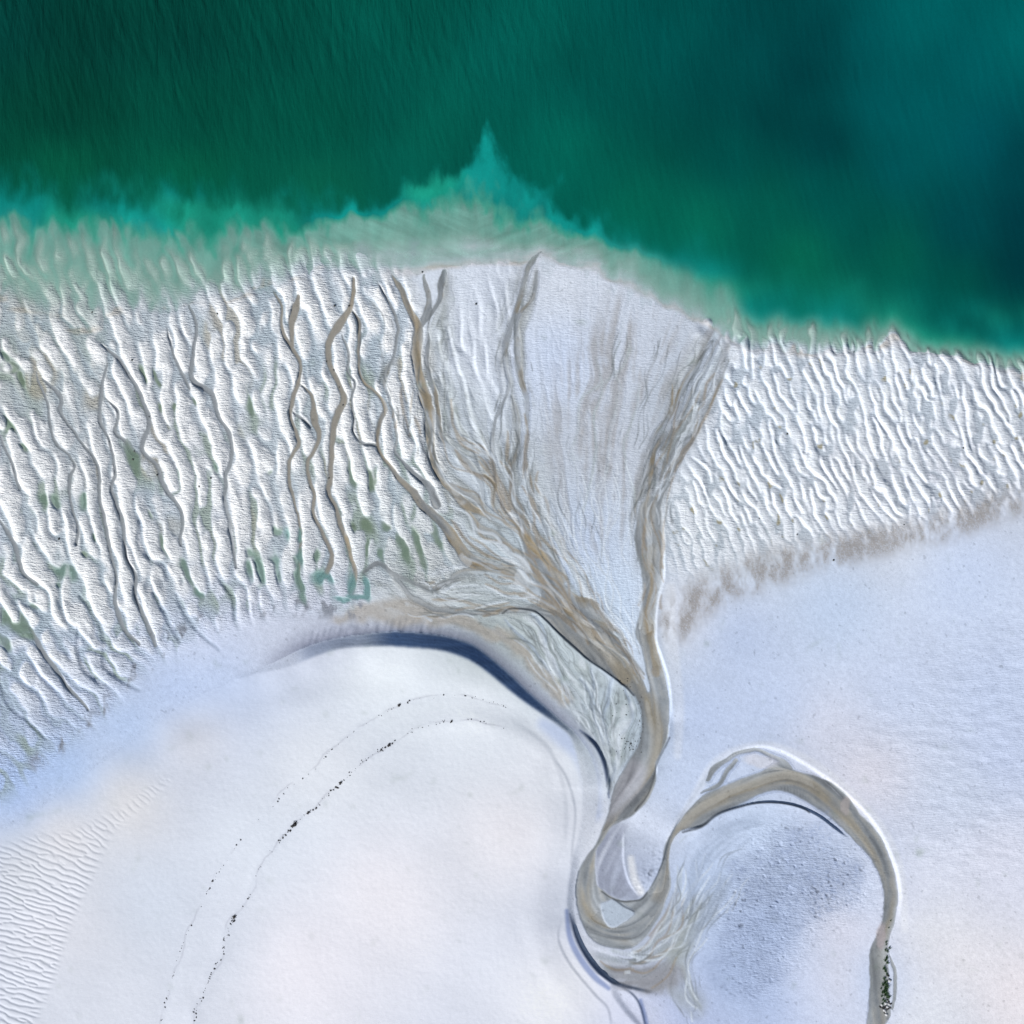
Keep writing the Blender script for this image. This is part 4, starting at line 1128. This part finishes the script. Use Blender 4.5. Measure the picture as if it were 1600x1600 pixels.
def dens_out(u, v):
    d = .25 * (u < 790)
    for (a_, b_, w, r) in ((625, 1100, 1, 16), (585, 1121, .8, 12), (546, 1148, .6, 10), (513, 1175, .6, 14), (659, 1090, .5, 8), (331, 1384, 1, 10), (290, 1470, .5, 18), (264, 1552, .5, 12), (770, 1097, .5, 25)):
        d += w * math.exp(-((u - a_) ** 2 + (v - b_) ** 2) / (r * r))
    return min(1, d)


for (u, v) in along(WR_IN, 185, dens_in, 1.5):
    place('seaweed_clump', random.choice(WM), u, v, random.choice([.25, .35, .45, .6, .9]), 'small dark seaweed scrap strung along the inner wrack line on the white dune', 'seaweed', 'seaweed scraps of the inner wrack line', 0, random.uniform(.5, 1))
for (u, v) in along(WR_OUT, 92, dens_out, 1.1):
    place('seaweed_clump', random.choice(WM), u, v, random.choice([.25, .32, .4, .5, .8]), 'small dark seaweed scrap strung along the outer wrack line on the white dune', 'seaweed', 'seaweed scraps of the outer wrack line', 0, random.uniform(.5, 1))


def plant_mesh(seed, n=46):
    """low salt-marsh tuft: short arching blades from a common root"""
    bm = bmesh.new(); rr = random.Random(seed)
    for k in range(n):
        a0 = rr.uniform(0, 2 * math.pi); tilt = rr.uniform(.2, 1.0); ln = rr.uniform(.18, .34); w = rr.uniform(.02, .035)
        ox, oy = rr.gauss(0, .06), rr.gauss(0, .06); prev = None
        for q in range(4):
            f = q / 3; out = ln * f * math.sin(tilt) * (1 + .4 * f); up = ln * f * math.cos(tilt) * (1 - .25 * f * f)
            ww = w * (1 - .85 * f)
            c_, s_ = math.cos(a0), math.sin(a0)
            a1 = bm.verts.new((ox + c_ * out - s_ * ww, oy + s_ * out + c_ * ww, up)); a2 = bm.verts.new((ox + c_ * out + s_ * ww, oy + s_ * out - c_ * ww, up))
            if prev: bm.faces.new((prev[0], prev[1], a2, a1))
            prev = (a1, a2)
    me = bpy.data.meshes.new('marsh_plant'); bm.to_mesh(me); bm.free(); me.materials.append(m_leaf)
    return me


PM = [plant_mesh(k) for k in range(4)]
PLANTS = [(1383, 1470, .8), (1383, 1474, .6), (1388, 1479, .9), (1382, 1482, .9), (1385, 1484, 1.0), (1384, 1494, 1.1), (1382, 1498, 1.2), (1385, 1502, 1.1), (1380, 1511, 1.4), (1382, 1515, 1.1),
          (1384, 1520, .9), (1380, 1527, 1.1), (1382, 1532, 1.3), (1378, 1536, 1.2), (1383, 1541, 2.0), (1381, 1546, 1.9), (1382, 1551, 1.7), (1384, 1537, 1.3), (1377, 1548, .9), (1385, 1556, 1.3), (1378, 1560, .9),
          (1381, 1562, 1.0), (1375, 1542, .7), (1388, 1555, .8), (1377, 1566, .8), (1390, 1437, .5), (1387, 1448, .5), (1376, 1554, .8)]
for k, (u, v, s_) in enumerate(PLANTS):
    lb = {14: 'largest bright green plant tuft in the middle of the stream edge row'}.get(k, 'low green plant tuft growing in a row along the right edge of the stream')
    place('marsh_plant', random.choice(PM), u, v, s_, lb, 'plant', None if k == 14 else 'green plants along the stream edge', .03)


def stone_mesh(seed, m, flat=.6):
    bm = lump(seed, .2, flat, .22, 2)
    me = bpy.data.meshes.new('stone'); bm.to_mesh(me); bm.free(); me.materials.append(m)
    for p in me.polygons: p.use_smooth = True
    return me


RM = [stone_mesh(k + 20, m_rock) for k in range(3)]
DM = [stone_mesh(k + 40, m_dark) for k in range(4)]
for (u, v) in ((1382.5, 1565.5), (1380, 1576), (1382, 1578.5), (1383.5, 1583), (1376, 1568), (1388.5, 1530), (1385, 1571), (1388, 1567)):
    place('pale_rock', random.choice(RM), u, v, random.uniform(.9, 1.25), 'pale rounded rock among dark weed at the foot of the plant row', 'rock', 'pale rocks below the plant row', .02)
for (u, v) in ((1379, 1571), (1381, 1572), (1384, 1575), (1386, 1573.5), (1378, 1573), (1389, 1572), (1390, 1566), (1374, 1571), (1386, 1522), (1388, 1528), (1380.5, 1580), (1385, 1560), (1387, 1563), (1383, 1570)):
    place('seaweed_clump', random.choice(WM), u, v, random.uniform(.9, 1.4), 'dark weed clump between the pale rocks below the plant row', 'seaweed', 'weed clumps among the pale rocks', .03)
# dark stones where the marsh drains into the stream
cl = [(1000, 1128, 3, 18, 20), (992, 1163, 7, 6, 20), (974, 1112, 9, 24, 18), (970, 1165, 5, 10, 6), (978, 1066, 5, 5, 8)]
for (cu, cv, ru, rvv, n) in cl:
    for k in range(n):
        u, v = cu + random.gauss(0, ru), cv + random.gauss(0, rvv)
        place('dark_stone', random.choice(DM), u, v, random.uniform(.2, .5), 'small dark stone scattered where the marsh drains into the stream', 'stone', 'dark stones at the marsh outlet', 0)
for (u, v) in ((233, 651), (210, 705), (208, 718), (171, 690), (207, 563), (144, 488), (340, 490), (246, 742), (252, 602), (93, 842), (330, 747), (312, 760), (510, 565), (522, 578), (530, 605), (536, 633), (514, 747), (545, 478), (744, 475), (660, 425), (523, 478), (1157, 470), (1187, 512), (1334, 550), (1230, 678), (1412, 820), (1302, 875), (1505, 700), (1186, 810), (1245, 835)):
    place('dark_stone', random.choice(DM), u, v, random.uniform(.5, .9), 'small dark stone lying loose on the rippled sand flat', 'stone', 'loose stones on the rippled flat', 0)
